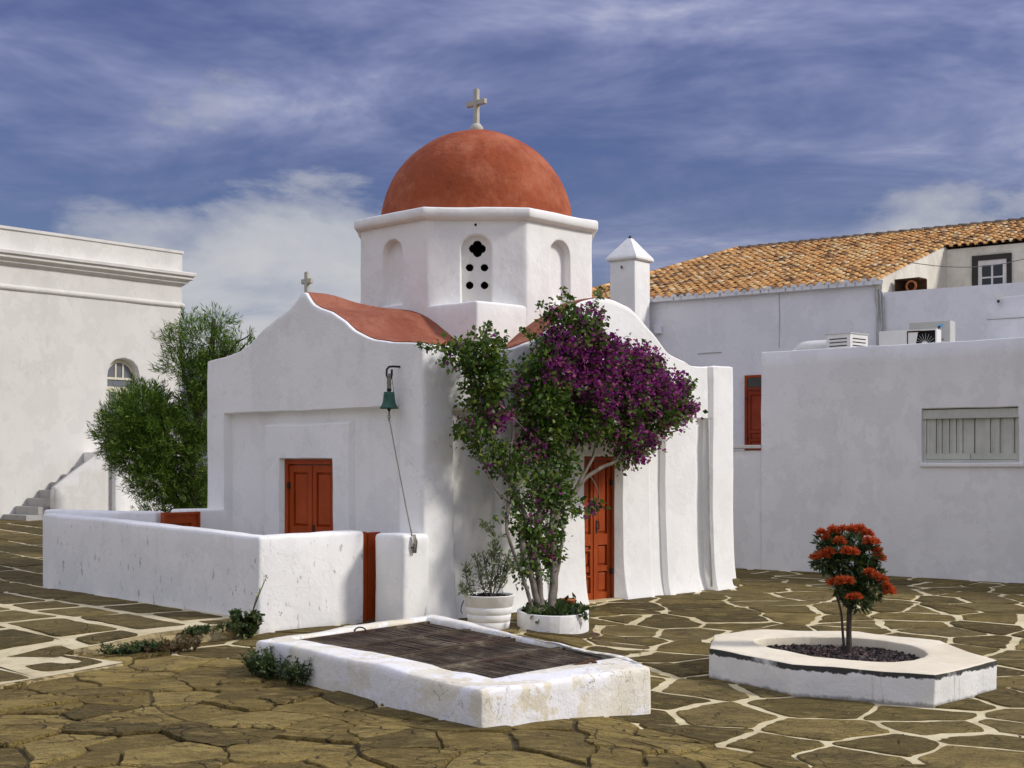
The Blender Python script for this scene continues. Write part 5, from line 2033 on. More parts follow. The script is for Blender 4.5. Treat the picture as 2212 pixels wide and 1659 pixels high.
h1 = weed('wild_herb', 'leafy green weed with thin flower stalks at the yard wall corner', [(-2.56, 12.96, 0.0)], 20, 0.24, 0.055, M['leaf_weed'], 0.055, 0.38)
mb = MB()
fp = []
for (dx, hh) in ((.10, .42), (.17, .56), (.13, .48), (.19, .60)):
    q = curve_pts([(0, 0, .1), (dx * .5, 0, hh * .6), (dx, -.01, hh)], 5, .004)
    mb.tube(q, .003, 4, False)
    fp.append((dx, -.01, hh))
mb.build('flower_stalk', M['leaf_weed'], h1)
for q in fp:
    a = cluster(np.array([q]), np.array([[0, -.3, .8]]), 9, 0.022, 0.4, .006, .7)
    leaves('flower', *a, M['petal_pale'], h1)
weed('weed_patch', 'dark weeds sprouting along the terrace step', [(-3.45, 11.75, 0.0), (-3.28, 11.90, 0.0), (-3.16, 12.05, 0.0), (-3.35, 11.72, 0.0), (-3.22, 11.92, 0.0)], 13, 0.10, 0.06, M['leaf_weed'], 0.026, 0.25)
weed('dry_weed_patch', 'dry brown weeds at the foot of the terrace step', [(-3.02, 12.05, 0.0), (-2.9, 12.15, 0.0), (-3.12, 11.92, 0.0)], 14, 0.12, 0.07, M['leaf_dry'], 0.030, 0.16)
weed('weed_bush', 'dark bushy weed growing against the cistern corner', [(-2.02, 10.68, 0.0), (-1.92, 10.55, 0.0), (-1.85, 10.50, 0.0), (-1.72, 10.36, 0.0), (-1.60, 10.22, 0.0), (-1.96, 10.6, 0.03)], 13, 0.20, 0.055, M['leaf_weed'], 0.030, 0.2)
weed('step_weed', 'thin dark weeds on the upper step beside the yard wall', [(-2.85, 12.55, 0.1), (-2.72, 12.72, 0.1), (-2.95, 12.5, 0.08)], 12, 0.08, 0.06, M['leaf_weed'], 0.025, 0.3)


# ---------------------------------------------------------------- fallen leaves and petals on the paving
def litter(name, label, n, region, mat, L=0.035):
    P, D, N = [], [], []
    while len(P) < n:
        x, y = region()
        z = gz(x, y) + 0.02
        P.append((x, y, z)); D.append((rnd.gauss(0, 1), rnd.gauss(0, 1), rnd.uniform(0, .35))); N.append((rnd.gauss(0, .3), rnd.gauss(0, .3), 1))
    a = npr.uniform(.6, 1.3, n) * L
    o = leaves(name, np.array(P), np.array(D), np.array(N), a, a * .3, mat, None, 0.6)
    tag(o, label, 'leaf litter', None, 'stuff')


litter('leaf_litter', 'dry leaves scattered over the bare foreground paving', 210, lambda: (rnd.uniform(-4.2, 1.6), 7.0 + 4.6 * rnd.random() ** 1.3), M['leaf_dry'], 0.034)
litter('petal_litter', 'fallen purple bracts under the bougainvillea', 90, lambda: (0.55 + rnd.gauss(0, .55), 13.35 + rnd.gauss(0, .45)), M['bract'], 0.03)
litter('leaf_litter', 'dry leaves blown over the painted paving', 130, lambda: (rnd.uniform(0.8, 6.0), rnd.uniform(8.0, 18.0)), M['leaf_dry'], 0.036)


# ---------------------------------------------------------------- cream building with cornice and outside stair
LB_LOC, LB_ROT = (-7.73, 31.46, 0.0), R(49.5)     # origin at its far right corner, local x runs back along the wall towards it
lb = empty('cream_building', LB_LOC, LB_ROT, 'tall cream building with a heavy moulded cornice', 'building')


def wall_hole(name, x0, x1, z0, z1, hx0, hx1, hz0, harch, depth_, mat, parent, step=0.08, thick=0.4):
    """flat wall in the xz plane facing -y with a round-headed opening"""
    hx = (hx0 + hx1) / 2
    hr = (hx1 - hx0) / 2
    zc = harch - hr
    xs = fill(soft([hx0, hx1], x0, x1, 0.006) + [hx0 + (hx1 - hx0) * i / 24 for i in range(25)] + [hx0 - .3, hx1 + .3], 0.5)
    zr = fill([z0, z1, hz0, hz0 + 0.01] + [zc + hr * i / 22 for i in range(25)] , 0.4)
    v, f = [], []
    for x in xs:
        for z in zr:
            if z > zc:
                d = hr - math.hypot(x - hx, z - zc)
            else:
                d = min(hr - abs(x - hx), z - hz0)
            y = depth_ * sm(-0.008, 0.012, d)
            p = lump((x, 0, z), 0.012)
            v.append((p[0], p[1] + y, p[2]))
    n = len(zr)
    for i in range(len(xs) - 1):
        for j in range(n - 1):
            f.append((i * n + j, (i + 1) * n + j, (i + 1) * n + j + 1, i * n + j + 1))
    return obj(name, v, f, mat, parent, True)


wall_hole('wall', -16, 0.0, -0.3, 6.62, -1.99, -1.17, 2.0, 4.05, 0.28, M['cream'], lb)
mb = MB()
mb.box(-16, -0.001, 0.30, 9, -0.3, 6.60)
mb.box(-0.30, -0.002, 0.02, 0.30, -0.3, 6.60)
mb.build('wall_body', M['cream'], lb)
mb = MB()
mb.box(-16, 0.03, -0.03, 0.4, 6.60, 6.66)
mb.build('parapet_cap', M['cream'], lb, False)


def moulding(name, prof, x0, over, parent, mat, n=36):
    """profile (overhang, z) swept along the wall and turned round the corner"""
    v, f = [], []
    m = len(prof)
    cols = [x0 + (0 - x0) * i / n for i in range(n)]
    for x in cols:
        for o, z in prof:
            v.append((x, -o, z + 0.004 * nz(x, z, 0, .8)))
    for o, z in prof:
        v.append((o, -o, z))
    for o, z in prof:
        v.append((o, 1.2, z))
    for i in range(n + 1):
        for j in range(m - 1):
            f.append((i * m + j, (i + 1) * m + j, (i + 1) * m + j + 1, i * m + j + 1))
    return obj(name, v, f, mat, parent)


moulding('cornice', [(0.0, 5.84), (0.03, 5.85), (0.05, 5.88), (0.10, 5.90), (0.10, 5.93), (0.13, 5.96), (0.19, 5.99), (0.19, 6.06), (0.24, 6.07), (0.245, 6.13), (0.22, 6.15), (0.0, 6.19)], -16, 0, lb, M['cream'])
moulding('string_course', [(0.0, 5.33), (0.025, 5.335), (0.045, 5.36), (0.05, 5.39), (0.04, 5.42), (0.0, 5.45)], -16, 0, lb, M['cream'])
# arched double door with fanlight
ad = empty('arched_door', (-1.58, 0.16, 2.0), 0)
ad.parent = lb
mb = MB()
hr = 0.40
mb.box(-.40, -.34, 0, .06, 0, 1.62); mb.box(.34, .40, 0, .06, 0, 1.62)
mb.box(-.34, .34, -.002, .06, 1.36, 1.42); mb.box(-.34, .34, -.004, .06, 1.58, 1.63)
mb.box(-.035, .035, -.006, .05, 0, 1.36)
for x in (-.34, -.10, .035, .28):
    mb.box(x, x + .06, .004, .05, 0, 1.36)
for z0, z1 in ((0, .6), (.95, 1.0), (1.30, 1.36)):
    mb.box(-.28, -.10, .006, .05, z0, z1); mb.box(.095, .28, .006, .05, z0, z1)
mb.box(-.115, -.075, .002, .05, 1.63, 1.98); mb.box(.075, .115, .002, .05, 1.63, 1.98)
arc = [(math.cos(math.pi * i / 16), math.sin(math.pi * i / 16)) for i in range(17)]
vs = [(0.40 * c, 0.0, 1.63 + 0.40 * s) for c, s in arc] + [(0.33 * c, 0.0, 1.63 + 0.33 * s) for c, s in arc]
mb.add(vs, [(i, i + 1, 18 + i, 17 + i) for i in range(16)])
mb.build('frame', M['wood_cream'], ad)
for x0, x1, z0, z1 in ((-.28, -.10, .6, .95), (-.28, -.10, 1.0, 1.30), (.095, .28, .6, .95), (.095, .28, 1.0, 1.30), (-.34, -.115, 1.63, 1.9), (-.075, .075, 1.63, 2.0), (.115, .34, 1.63, 1.9), (-.34, .34, 1.42, 1.58)):
    mb = MB()
    mb.box(x0 - .02, x1 + .02, .022, .03, z0 - .02, z1 + .02)
    mb.build('pane', M['glass_sky'], ad)
# stair against the wall, rising to the door landing
st_root = empty('stair', LB_LOC, LB_ROT, 'outside stone stair with white parapet against the cream building', 'stair')
n_st = 8
for k in range(n_st):
    mb = MB()
    x0 = -4.75 + k * 0.27
    mb.box(x0, -2.6 + 0.001 * k, -0.93 + 0.001 * k, -0.02, 0.30 + k * 0.165, 0.30 + (k + 1) * 0.165 - 0.003)
    mb.build('step', M['step_grey'], st_root)
mb = MB()
mb.box(-2.6, -0.6, -1.0, -0.02, 0.2, 1.93)
mb.build('landing', M['white'], st_root)


def prism_xz(name, pts, y0, y1, mat, parent, bev=0.03, amp=0.012, step=0.3):
    bm = bmesh.new()
    a = [bm.verts.new((x, y0, z)) for x, z in pts]
    b = [bm.verts.new((x, y1, z)) for x, z in pts]
    n = len(pts)
    bm.faces.new(a)
    bm.faces.new(b[::-1])
    for i in range(n):
        bm.faces.new((a[i], b[i], b[(i + 1) % n], a[(i + 1) % n]))
    bmesh.ops.recalc_face_normals(bm, faces=list(bm.faces))
    bmesh.ops.bevel(bm, geom=list(bm.edges), offset=bev, segments=2, affect='EDGES')
    grid_cut(bm, step)
    bmesh.ops.triangulate(bm, faces=[f for f in bm.faces if len(f.verts) > 4])
    for v in bm.verts:
        v.co = lump(v.co, amp)
    return bm_obj(name, bm, mat, parent, True)


prism_xz('parapet', [(-3.98, 0.1), (-3.98, 1.17), (-3.86, 1.26), (-2.72, 2.02), (-2.52, 2.03), (-2.52, 0.1)], -1.16, -0.96, M['cream'], st_root)
prism_xz('parapet', [(-2.60, 0.1), (-2.60, 2.04), (-0.6, 2.04), (-0.6, 0.1)], -1.02, -0.85, M['white'], st_root)
plaster_prism('pier', [(-2.64, -1.30), (-2.38, -1.30), (-2.38, -0.9), (-2.64, -0.9)], 0.1, 2.0, M['white'], st_root, 0.03, 0.3, 0.01)

# ---------------------------------------------------------------- flat-roofed house on the plaza
RH_LOC, RH_ROT = (3.94, 21.2, 0.0), R(-35.2)
rh = empty('flat_roofed_house', RH_LOC, RH_ROT, 'grey white flat roofed house closing the plaza behind the planter', 'house')


def wall_rect_hole(name, x0, x1, z0, z1fn, hole, dep, mat, parent, amp=0.014):
    hx0, hx1, hz0, hz1 = hole
    xs = fill(soft([hx0, hx1], x0, x1, 0.005), 0.25)
    zr = fill(soft([hz0, hz1], z0, z1fn(x0), 0.005), 0.25)
    v, f = [], []
    for x in xs:
        for z in zr:
            t = (z - z0) / (z1fn(x0) - z0)
            inside = hx0 < x < hx1 and hz0 < z < hz1
            p = lump((x, 0, z + t * (z1fn(x) - z1fn(x0))), amp)
            v.append((p[0], p[1] + (dep if inside else 0), p[2]))
        # coping rolls over to the back
        for dy, dz in ((0.02, 0.012), (0.24, 0.012), (0.26, -0.02), (0.26, -0.4)):
            p = lump((x, 0, z1fn(x)), amp)
            v.append((p[0], p[1] + dy, p[2] + dz))
    n = len(zr) + 4
    for i in range(len(xs) - 1):
        for j in range(n - 1):
            f.append((i * n + j, (i + 1) * n + j, (i + 1) * n + j + 1, i * n + j + 1))
    return obj(name, v, f, mat, parent, True)


wall_rect_hole('wall', 0.0, 9.0, -0.25, lambda x: 3.44 + 0.004 * x, (2.55, 3.925, 1.70, 2.48), 0.18, M['white_grey'], rh)
mb = MB()
mb.box(0.002, 9.0, 0.27, 7.5, -0.25, 3.32)
mb.box(0.001, 0.27, 0.0265, 7.5, -0.25, 3.435)
mb.build('wall_body', M['white_grey'], rh)
plaster_prism('low_wall', [(-0.9, 0.015), (0.02, 0.015), (0.02, 0.5), (-0.9, 0.5)], -0.25, 1.90, M['white_grey'], rh, 0.02, 0.3, 0.012)
bevel_box('ledge', -0.9, 0.0, -0.04, 0.55, 1.93, 1.985, M['wood_white'], rh, 0.01, 2)
# folding shutter window
win = empty('shutter_window', (0, 0, 0))
win.parent = rh
mb = MB()
mb.box(2.555, 3.92, 0.03, 0.10, 2.37, 2.478)
mb.box(2.555, 3.92, 0.035, 0.10, 1.702, 1.745)
mb.box(2.555, 2.60, 0.04, 0.10, 1.745, 2.37)
mb.box(3.88, 3.92, 0.04, 0.10, 1.745, 2.37)
mb.box(2.56, 3.915, 0.012, 0.04, 2.345, 2.37)
mb.build('frame', M['shutter'], win)
xx = 2.60
kk = 0
while xx < 3.86:
    w = [0.14, 0.045, 0.04, 0.06, 0.045, 0.05, 0.05, 0.045, 0.05, 0.16, 0.02, 0.14, 0.07, 0.045, 0.09, 0.045, 0.15, 0.06][kk % 18]
    w = min(w, 3.88 - xx)
    mb = MB()
    yo = 0.075 if kk % 2 else 0.055
    if kk == 10:
        yo = 0.095
    mb.box(xx + 0.003, xx + w - 0.002, yo, yo + 0.022, 1.75, 2.343)
    mb.build('shutter_slat', M['shutter'], win)
    xx += w
    kk += 1
mb = MB()
mb.box(2.60, 3.24, 0.045, 0.056, 1.75, 1.84)
mb.box(3.25, 3.88, 0.045, 0.056, 1.75, 1.84)
mb.build('shutter_rail', M['shutter'], win)
mb = MB()
mb.box(2.61, 3.87, 0.105, 0.11, 1.76, 2.34)
mb.build('pane', M['glass'], win)
bevel_box('sill', 2.53, 4.0, -0.035, 0.06, 1.645, 1.698, M['white_grey'], win, 0.008, 2)
bevel_box('terrace_floor', 0.0, 9, 0.35, 7.4, 3.325, 3.40, M['white_grey'], rh, 0.01, 1)

# things on its roof terrace (house axes)
ZR = 3.402


def roof_thing(name, label, cat, x, y, rz=0.0, group=None, z=ZR):
    """empty placed in house axes on the roof"""
    c, s = math.cos(RH_ROT), math.sin(RH_ROT)
    return empty(name, (RH_LOC[0] + x * c - y * s, RH_LOC[1] + x * s + y * c, z), RH_ROT + rz, label, cat, group)


e = roof_thing('cooler_box', 'small white louvred cooler box on the roof edge', 'cooler', 1.02, 1.0, R(-12))
mb = MB()
mb.box(-0.22, 0.22, -0.25, 0.25, 0, 0.335)
mb.build('casing', M['metal_white'], e)
bevel_box('lid', -0.24, 0.24, -0.27, 0.27, 0.336, 0.352, M['metal_grey'], e, 0.005, 1)
for k in range(3):
    mb = MB()
    z = 0.145 + k * 0.055
    mb.box(-0.16, 0.16, -0.256, -0.251, z, z + 0.014)
    mb.build('louvre_slot', M['black'], e)
    mb = MB()
    mb.box(0.221, 0.226, -0.18, 0.18, z, z + 0.014)
    mb.build('louvre_slot', M['black'], e)

e = roof_thing('covered_unit', 'low rounded white cover lying on the roof beside the cooler box', 'cover', 0.42, 1.3)
mb = MB()
n = 12
v, f = [], []
for i in range(15):
    x = -0.36 + 0.72 * i / 14
    for j in range(n + 1):
        t = math.pi * j / n
        k = (1 - abs(x / 0.40) ** 5) ** 0.5 if x < 0 else 1.0
        v.append((x, -0.26 * math.cos(t), 0.31 * (math.sin(t) ** 0.45) * k + 0.008 * nz(x, t, 0, 8)))
for i in range(14):
    for j in range(n):
        f.append((i * (n + 1) + j, (i + 1) * (n + 1) + j, (i + 1) * (n + 1) + j + 1, i * (n + 1) + j + 1))
obj('cover_sheet', v, f, M['metal_white'], e, True)
mb = MB()
for k in range(7):
    mb.tube([(-0.1 + .06 * k, -0.45, 0.05), (-0.08 + .07 * k, -0.40, 0.085 + .02 * math.sin(k * 2)), (-0.02 + .06 * k, -0.42, 0.04)], 0.016, 5)
mb.build('rag', M['black'], e, True)
mb = MB()
mb.tube([(-0.75, -0.6, 0.06), (-0.45, -0.52, 0.07), (-0.2, -0.48, 0.10), (0.0, -0.46, 0.05)], [0.012, 0.02, 0.03, 0.02], 6)
mb.build('loose_sheet', M['metal_white'], e, True)


def fan_unit(root, w, h, d, fan_x, fan_r, body, open_front=False):
    bevel_box('casing', -w / 2, w / 2, 0.0, d, 0.03, h, body, root, 0.012, 2)
    mb = MB()
    mb.box(-w / 2 + .05, -w / 2 + .1, 0.02, d - .02, 0, 0.03)
    mb.box(w / 2 - .1, w / 2 - .05, 0.02, d - .02, 0, 0.03)
    mb.build('foot', M['iron'], root)


e = roof_thing('air_conditioner', 'white air conditioner housing with an open rusty fan grille', 'air conditioner', 1.74, 1.75, R(4))
mb = MB()
w, h = 0.92, 0.44
mb.box(-0.46, 0.0, 0.0, 0.30, 0.03, h)
mb.box(0.0, 0.46, 0.06, 0.30, 0.03, h)
mb.box(0.44, 0.46, 0.0, 0.06, 0.03, h)
mb.box(0.0, 0.44, 0.0, 0.06, h - 0.02, h)
mb.build('casing', M['metal_white'], e)
mb = MB()
mb.box(0.0, 0.44, 0.050, 0.058, 0.03, h - 0.02)
mb.build('fan_well', M['black'], e)
mb = MB()
mb.add([(0.0, -0.005, 0.03), (0.10, -0.005, 0.03), (0.17, -0.005, h - 0.03), (0.0, -0.005, h - 0.03), (0.0, 0.01, 0.03), (0.10, 0.01, 0.03), (0.17, 0.01, h - 0.03), (0.0, 0.01, h - 0.03)], [(0, 1, 2, 3), (7, 6, 5, 4), (0, 4, 5, 1), (1, 5, 6, 2), (2, 6, 7, 3), (3, 7, 4, 0)])
mb.build('rusty_flap', M['metal_white'], e)
mb = MB()
mb.box(-0.006, 0.012, -0.008, -0.004, 0.03, h - 0.02)
mb.box(0.0, 0.20, -0.010, -0.006, h - 0.045, h - 0.02)
mb.build('rust_edge', M['rust_dark'], e)
mb = MB()
for k in range(20):
    a = 2 * math.pi * k / 20
    cx, cz = 0.27, 0.20
    mb.tube([(cx + 0.05 * math.cos(a), 0.02, cz + 0.05 * math.sin(a)), (cx + 0.17 * math.cos(a + .25), 0.025, cz + 0.17 * math.sin(a + .25))], 0.003, 4)
mb.build('grille', M['metal_grey'], e)
mb = MB()
mb.lathe([(0.001, 0.0), (0.05, 0.0), (0.05, 0.02), (0.001, 0.02)], 18)
hb = mb.build('hub', M['metal_white'], e)
hb.location = (0.27, 0.03, 0.20)
hb.rotation_euler = (R(90), 0, 0)

e = roof_thing('air_conditioner', 'tall grey air conditioner with a blue mark behind the fan housing', 'air conditioner', 1.90, 2.35)
bevel_box('casing', -0.34, 0.34, 0.0, 0.28, 0.03, 0.62, M['metal_grey'], e, 0.012, 2)
mb = MB()
mb.box(-0.28, -0.22, 0.02, 0.26, 0, 0.03); mb.box(0.22, 0.28, 0.02, 0.26, 0, 0.03)
mb.build('foot', M['iron'], e)
mb = MB()
mb.add([(0.17, -0.004, 0.49), (0.25, -0.004, 0.56), (0.155, -0.004, 0.56), (0.14, -0.004, 0.545)], [(0, 1, 2, 3)])
mb.build('emblem', M['logo_blue'], e)
mb = MB()
mb.add([(0.145, -0.005, 0.475), (0.195, -0.005, 0.535), (0.14, -0.005, 0.535)], [(0, 1, 2)])
mb.build('emblem', M['logo_navy'], e)
mb = MB()
mb.box(0.16, 0.235, -0.004, -0.001, 0.305, 0.325)
mb.build('rating_plate', M['wire'], e)

e = roof_thing('parapet_block', 'pale stepped parapet block carrying the spotlight on the roof', 'parapet', 2.35, 4.0)
prism_xz('block', [(0, 0), (0, 0.98), (0.03, 1.02), (0.16, 1.13), (0.30, 1.145), (4.2, 1.20), (4.2, 0)], 0, 0.3, M['white_grey'], e, 0.02, 0.01, 0.4)
mb = MB()
mb.box(0.005, 4.1, -0.012, 0.002, 0.76, 0.765)
mb.build('groove_line', M['wire'], e)
sx, sy = 2.58, 3.9
e = roof_thing('spotlight', 'white floodlight fixed above the parapet block', 'spotlight', sx, sy, R(20), None, ZR + 1.10)
bm = bmesh.new()
bmesh.ops.create_cube(bm, size=1)
for v in bm.verts:
    k = 1.0 if v.co.z > 0 else 0.75
    v.co = Vector((v.co.x * 0.15 * k, v.co.y * 0.09, v.co.z * 0.11 + 0.03))
bmesh.ops.bevel(bm, geom=list(bm.edges), offset=0.015, segments=2, affect='EDGES')
bm_obj('lamp_housing', bm, M['metal_white'], e)
mb = MB()
mb.lathe([(0.001, -0.07), (0.022, -0.06), (0.026, -0.045), (0.018, -0.02), (0.001, -0.02)], 12)
mb.tube([(0, 0.0, -0.04), (0, 0.10, -0.05)], 0.012, 6)
mb.build('joint', M['iron'], e, True)

# ---------------------------------------------------------------- tiled house behind
TH_LOC = (3.53, 36.0, 0.0)
th = empty('tiled_house', TH_LOC, RH_ROT, 'long pale house with an orange clay tile roof', 'house')
EAVE, SL = 6.08, 0.29
mb = MB()
mb.box(-3.2, 6.36, 0.0, 9.0, -0.3, EAVE - 0.05)
mb.box(6.36, 13.0, 0.002, 0.28, -0.3, 5.79)
mb.box(6.36, 13.0, 0.28, 5.0, -0.3, 4.9)
mb.box(6.362, 13.0, 5.0, 9.0, -0.3, EAVE + SL * 5 - 0.06)
mb.build('wall', M['white_blue'], th)
prism = MB()
prism.add([(6.30, 0.0, EAVE - 0.3), (6.30, 5.0, EAVE - 0.3), (6.30, 5.0, EAVE + SL * 5 + .02), (6.30, 0.0, EAVE + .02), (6.55, 0.0, 4.9), (6.55, 5.0, 4.9), (6.55, 5.0, EAVE + SL * 5 + .02), (6.55, 0.0, EAVE + .02)],
          [(0, 1, 2, 3), (4, 7, 6, 5), (3, 2, 6, 7), (0, 3, 7, 4), (0, 4, 5, 1)])
prism.build('verge_wall', M['terrace_cream'], th)
mb = MB()
mb.box(6.552, 13.0, 4.97, 4.999, 4.9, EAVE + SL * 5 - 0.07)
mb.build('terrace_wall', M['terrace_cream'], th)
# back gable filler so the roof has a body
mb = MB()
mb.box(-3.2, 13, 9.0, 14, -0.3, 6.0)
mb.build('rear_wall', M['white_blue'], th)

RIDGE_T = 9.0
roof = MB()
hipx = lambda t: -3.3 + 4.1 * t / RIDGE_T * 0.5


def rp(x, t, dz=0.0):
    return (x, t, EAVE + SL * t + dz)


HIP = 4.3      # where the hip meets the ridge
hx = lambda t: -3.35 + (HIP * t / RIDGE_T) * 0.42
roof.add([rp(-3.35, -0.12), rp(6.42, -0.12), rp(6.42, 4.9), rp(13.1, 4.9), rp(13.1, 9.0), rp(hx(9), 9.0)], [(0, 1, 2, 5), (2, 3, 4, 5)])
roof.add([(13.1, 9.0, EAVE + SL * 9), (13.1, 17.0, EAVE + SL), (hx(9), 17.0, EAVE + SL), (hx(9), 9.0, EAVE + SL * 9)], [(0, 1, 2, 3)])
roof.add([rp(-3.35, -0.12), rp(hx(9), 9.0), (-3.6, 17.0, EAVE + SL)], [(0, 1, 2)])
rf = roof.build('roof', M['tile_under'], th)


def tile_mesh():
    v, f = [], []
    n = 6
    for j, (t, r, z) in enumerate(((0.0, 0.098, 0.030), (0.42, 0.080, 0.004))):
        for i in range(n + 1):
            a = math.pi * i / n
            v.append((r * math.cos(a), t, z + 0.085 * (r / 0.098) * math.sin(a) + SL * t))
    for i in range(n + 1):     # thickness at the lower end
        a = math.pi * i / n
        v.append((0.078 * math.cos(a), 0.005, 0.030 + 0.066 * math.sin(a)))
    for i in range(n):
        f.append((i, i + 1, n + 2 + i, n + 1 + i))
        f.append((i + 1, i, 2 * n + 2 + i, 2 * n + 3 + i))
    return v, f


tv, tf = tile_mesh()
tiles = []
col = 0.225
row = 0.33
x = -3.3
while x < 13.0:
    t = -0.14
    if x > 6.45:
        t = 4.80
    while t < 8.9:
        if x > hx(max(t, 0)) + 0.05:
            tiles.append((x + rnd.uniform(-.012, .012), t + rnd.uniform(-.03, .03)))
        t += row
    x += col
# how large each shows from the plaza
cR, sR = math.cos(RH_ROT), math.sin(RH_ROT)


def seen(x, t):
    wx, wy = TH_LOC[0] + x * cR - t * sR, TH_LOC[1] + x * sR + t * cR
    u = wx / wy
    return (0.07 < u < 0.385), wy


inview = [(seen(x, t)[1], x, t) for x, t in tiles if seen(x, t)[0]]
inview.sort()
near = set((x, t) for _, x, t in inview[:300])
tm = bpy.data.meshes.new('roof_tile')
tm.from_pydata(tv, [], tf)
tm.materials.append(M['tile'])
tm.polygons.foreach_set('use_smooth', [True] * len(tm.polygons))
mass = MB()
for x, t in tiles:
    if (x, t) in near:
        o = bpy.data.objects.new('tile', tm)
        COL.objects.link(o)
        o.parent = rf
        o.location = (x, t, EAVE + SL * t)
        o.rotation_euler = (rnd.uniform(-.02, .02), rnd.uniform(-.05, .05), rnd.uniform(-.05, .05))
    else:
        z = EAVE + SL * t + rnd.uniform(-.006, .01)
        k = rnd.uniform(-.05, .05)
        mass.add([(x + a - k * b, t + b + k * a, z + c) for a, b, c in tv], tf)
o = mass.build('tile_mass', M['tile'], rf, True)
o['kind'] = 'stuff'
# ridge and verge caps
v0, f0 = [], []
mb = MB()
x = hx(9)
while x < 13.0:
    mb.tube([(x, 9.0, EAVE + SL * 9 + 0.05), (x + 0.44, 9.0, EAVE + SL * 9 + 0.035)], [0.115, 0.095], 8)
    x += 0.36
M['ridge'] = mat_flat('grey_ridge_mortar', (0.26, 0.20, 0.15), 0.9, 0.1, 0, 4, 0.5, 0.5)
o = mb.build('ridge_cap', M['ridge'], rf, True)
mb = MB()
for k in range(28):
    a = k / 28
    b = (k + 1.25) / 28
    p0, p1 = rp(-3.35, -0.1, .06), rp(hx(9), 9.0, .06)
    mb.tube([tuple(p0[i] + (p1[i] - p0[i]) * a for i in range(3)), tuple(p0[i] + (p1[i] - p0[i]) * b for i in range(3))], [0.11, 0.09], 8)
mb.build('hip_cap', M['tile'], rf, True)
# scalloped white mortar under the eave tiles
mb = MB()
x = -3.3
while x < 6.4:
    n = 6
    vs = [(x + 0.092 * math.cos(math.pi * i / n), -0.135, EAVE + SL * -0.14 + 0.03 + 0.08 * math.sin(math.pi * i / n)) for i in range(n + 1)]
    mb.add(vs, [tuple(range(n + 1))])
    mb.add([(x - 0.02, -0.13, EAVE - 0.10), (x + 0.245, -0.13, EAVE - 0.10), (x + 0.245, -0.13, EAVE - 0.008), (x - 0.02, -0.13, EAVE - 0.008)], [(0, 1, 2, 3)])
    x += col
mb.add([(-3.3, -0.13, EAVE - 0.10), (6.36, -0.13, EAVE - 0.10), (6.36, 0.01, EAVE - 0.13), (-3.3, 0.01, EAVE - 0.13)], [(3, 2, 1, 0)])
mb.build('eave_mortar', M['white_blue'], rf)

# terrace door, with small panes
td = empty('terrace_door', (7.76, 4.93, 4.92))
td.parent = th
mb = MB()
mb.box(-.52, -.36, -.03, .03, 0, 2.3); mb.box(.38, .50, -.03, .03, 0, 2.3); mb.box(-.36, .38, -.029, .03, 2.16, 2.3)
mb.build('frame', M['wood_dark'], td)
mb = MB()
mb.box(-.36, -.26, -.012, .02, 0, 2.16); mb.box(.28, .38, -.012, .02, 0, 2.16); mb.box(-.26, .28, -.011, .02, 2.03, 2.16); mb.box(-.26, .28, -.011, .02, 0, 1.36)
mb.box(-.02, .03, -.013, .02, 1.36, 2.03); mb.box(-.26, -.02, -.010, .02, 1.68, 1.72); mb.box(.03, .28, -.010, .02, 1.68, 1.72)
mb.build('leaf', M['wood_white'], td)
mb = MB()
mb.box(-.24, .26, -.016, -.011, 1.19, 1.205)
mb.build('rail_line', M['wire'], td)
for x0, x1 in ((-.26, -.02), (.03, .28)):
    for z0, z1 in ((1.36, 1.68), (1.72, 2.03)):
        mb = MB()
        mb.box(x0, x1, .002, .008, z0, z1)
        mb.build('pane', M['glass'], td)
# red door with transom to the lower terrace
rd = panel_door('red_door', th, 0.92, 1.62, (3.45, -0.065, 2.0), 0, M['door_brown'], 1, ((0.06, 0.16), (0.2, 0.3), (0.34, 0.93)), True, 0.012, 0.07)
mb = MB()
mb.box(-.46, -.39, -0.02, .05, 1.622, 1.93); mb.box(.39, .46, -0.02, .05, 1.622, 1.93); mb.box(-.39, .39, -0.02, .05, 1.87, 1.93)
mb.build('transom_frame', M['door_red'], rd)
mb = MB()
mb.box(-.39, .39, .0, .01, 1.622, 1.87)
mb.build('pane', M['glass'], rd)
# conduits down the corner, meter box
mb = MB()
for k, xo in enumerate((0.0, 0.09, 0.15)):
    mb.tube(curve_pts([(6.42 + xo * .6, 0.0, 5.86), (6.44 + xo, -0.05, 5.72), (6.46 + xo, -0.05, 5.3), (6.45 + xo * 1.2, -0.05, 4.8), (6.45 + xo, -0.05, 4.4)], 5, 0.01), 0.022 if k else 0.028, 6)
mb.build('conduit', M['pipe'], th, True)
bevel_box('meter_box', 0.38, 0.58, -0.12, 0.0, 5.13, 5.35, M['white_blue'], th, 0.01, 1)
mb = MB()
mb.tube([(1.62, -0.012, 4.55), (1.9, -0.014, 4.56), (2.3, -0.012, 4.56)], 0.010, 5)
mb.tube([(3.9, -0.012, 5.95), (3.92, -0.013, 5.3), (3.9, -0.012, 4.6)], 0.008, 5)
mb.build('wall_wire', M['pipe'], th)


def th_w(x, y, z):
    return (TH_LOC[0] + x * cR - y * sR, TH_LOC[1] + x * sR + y * cR, z)


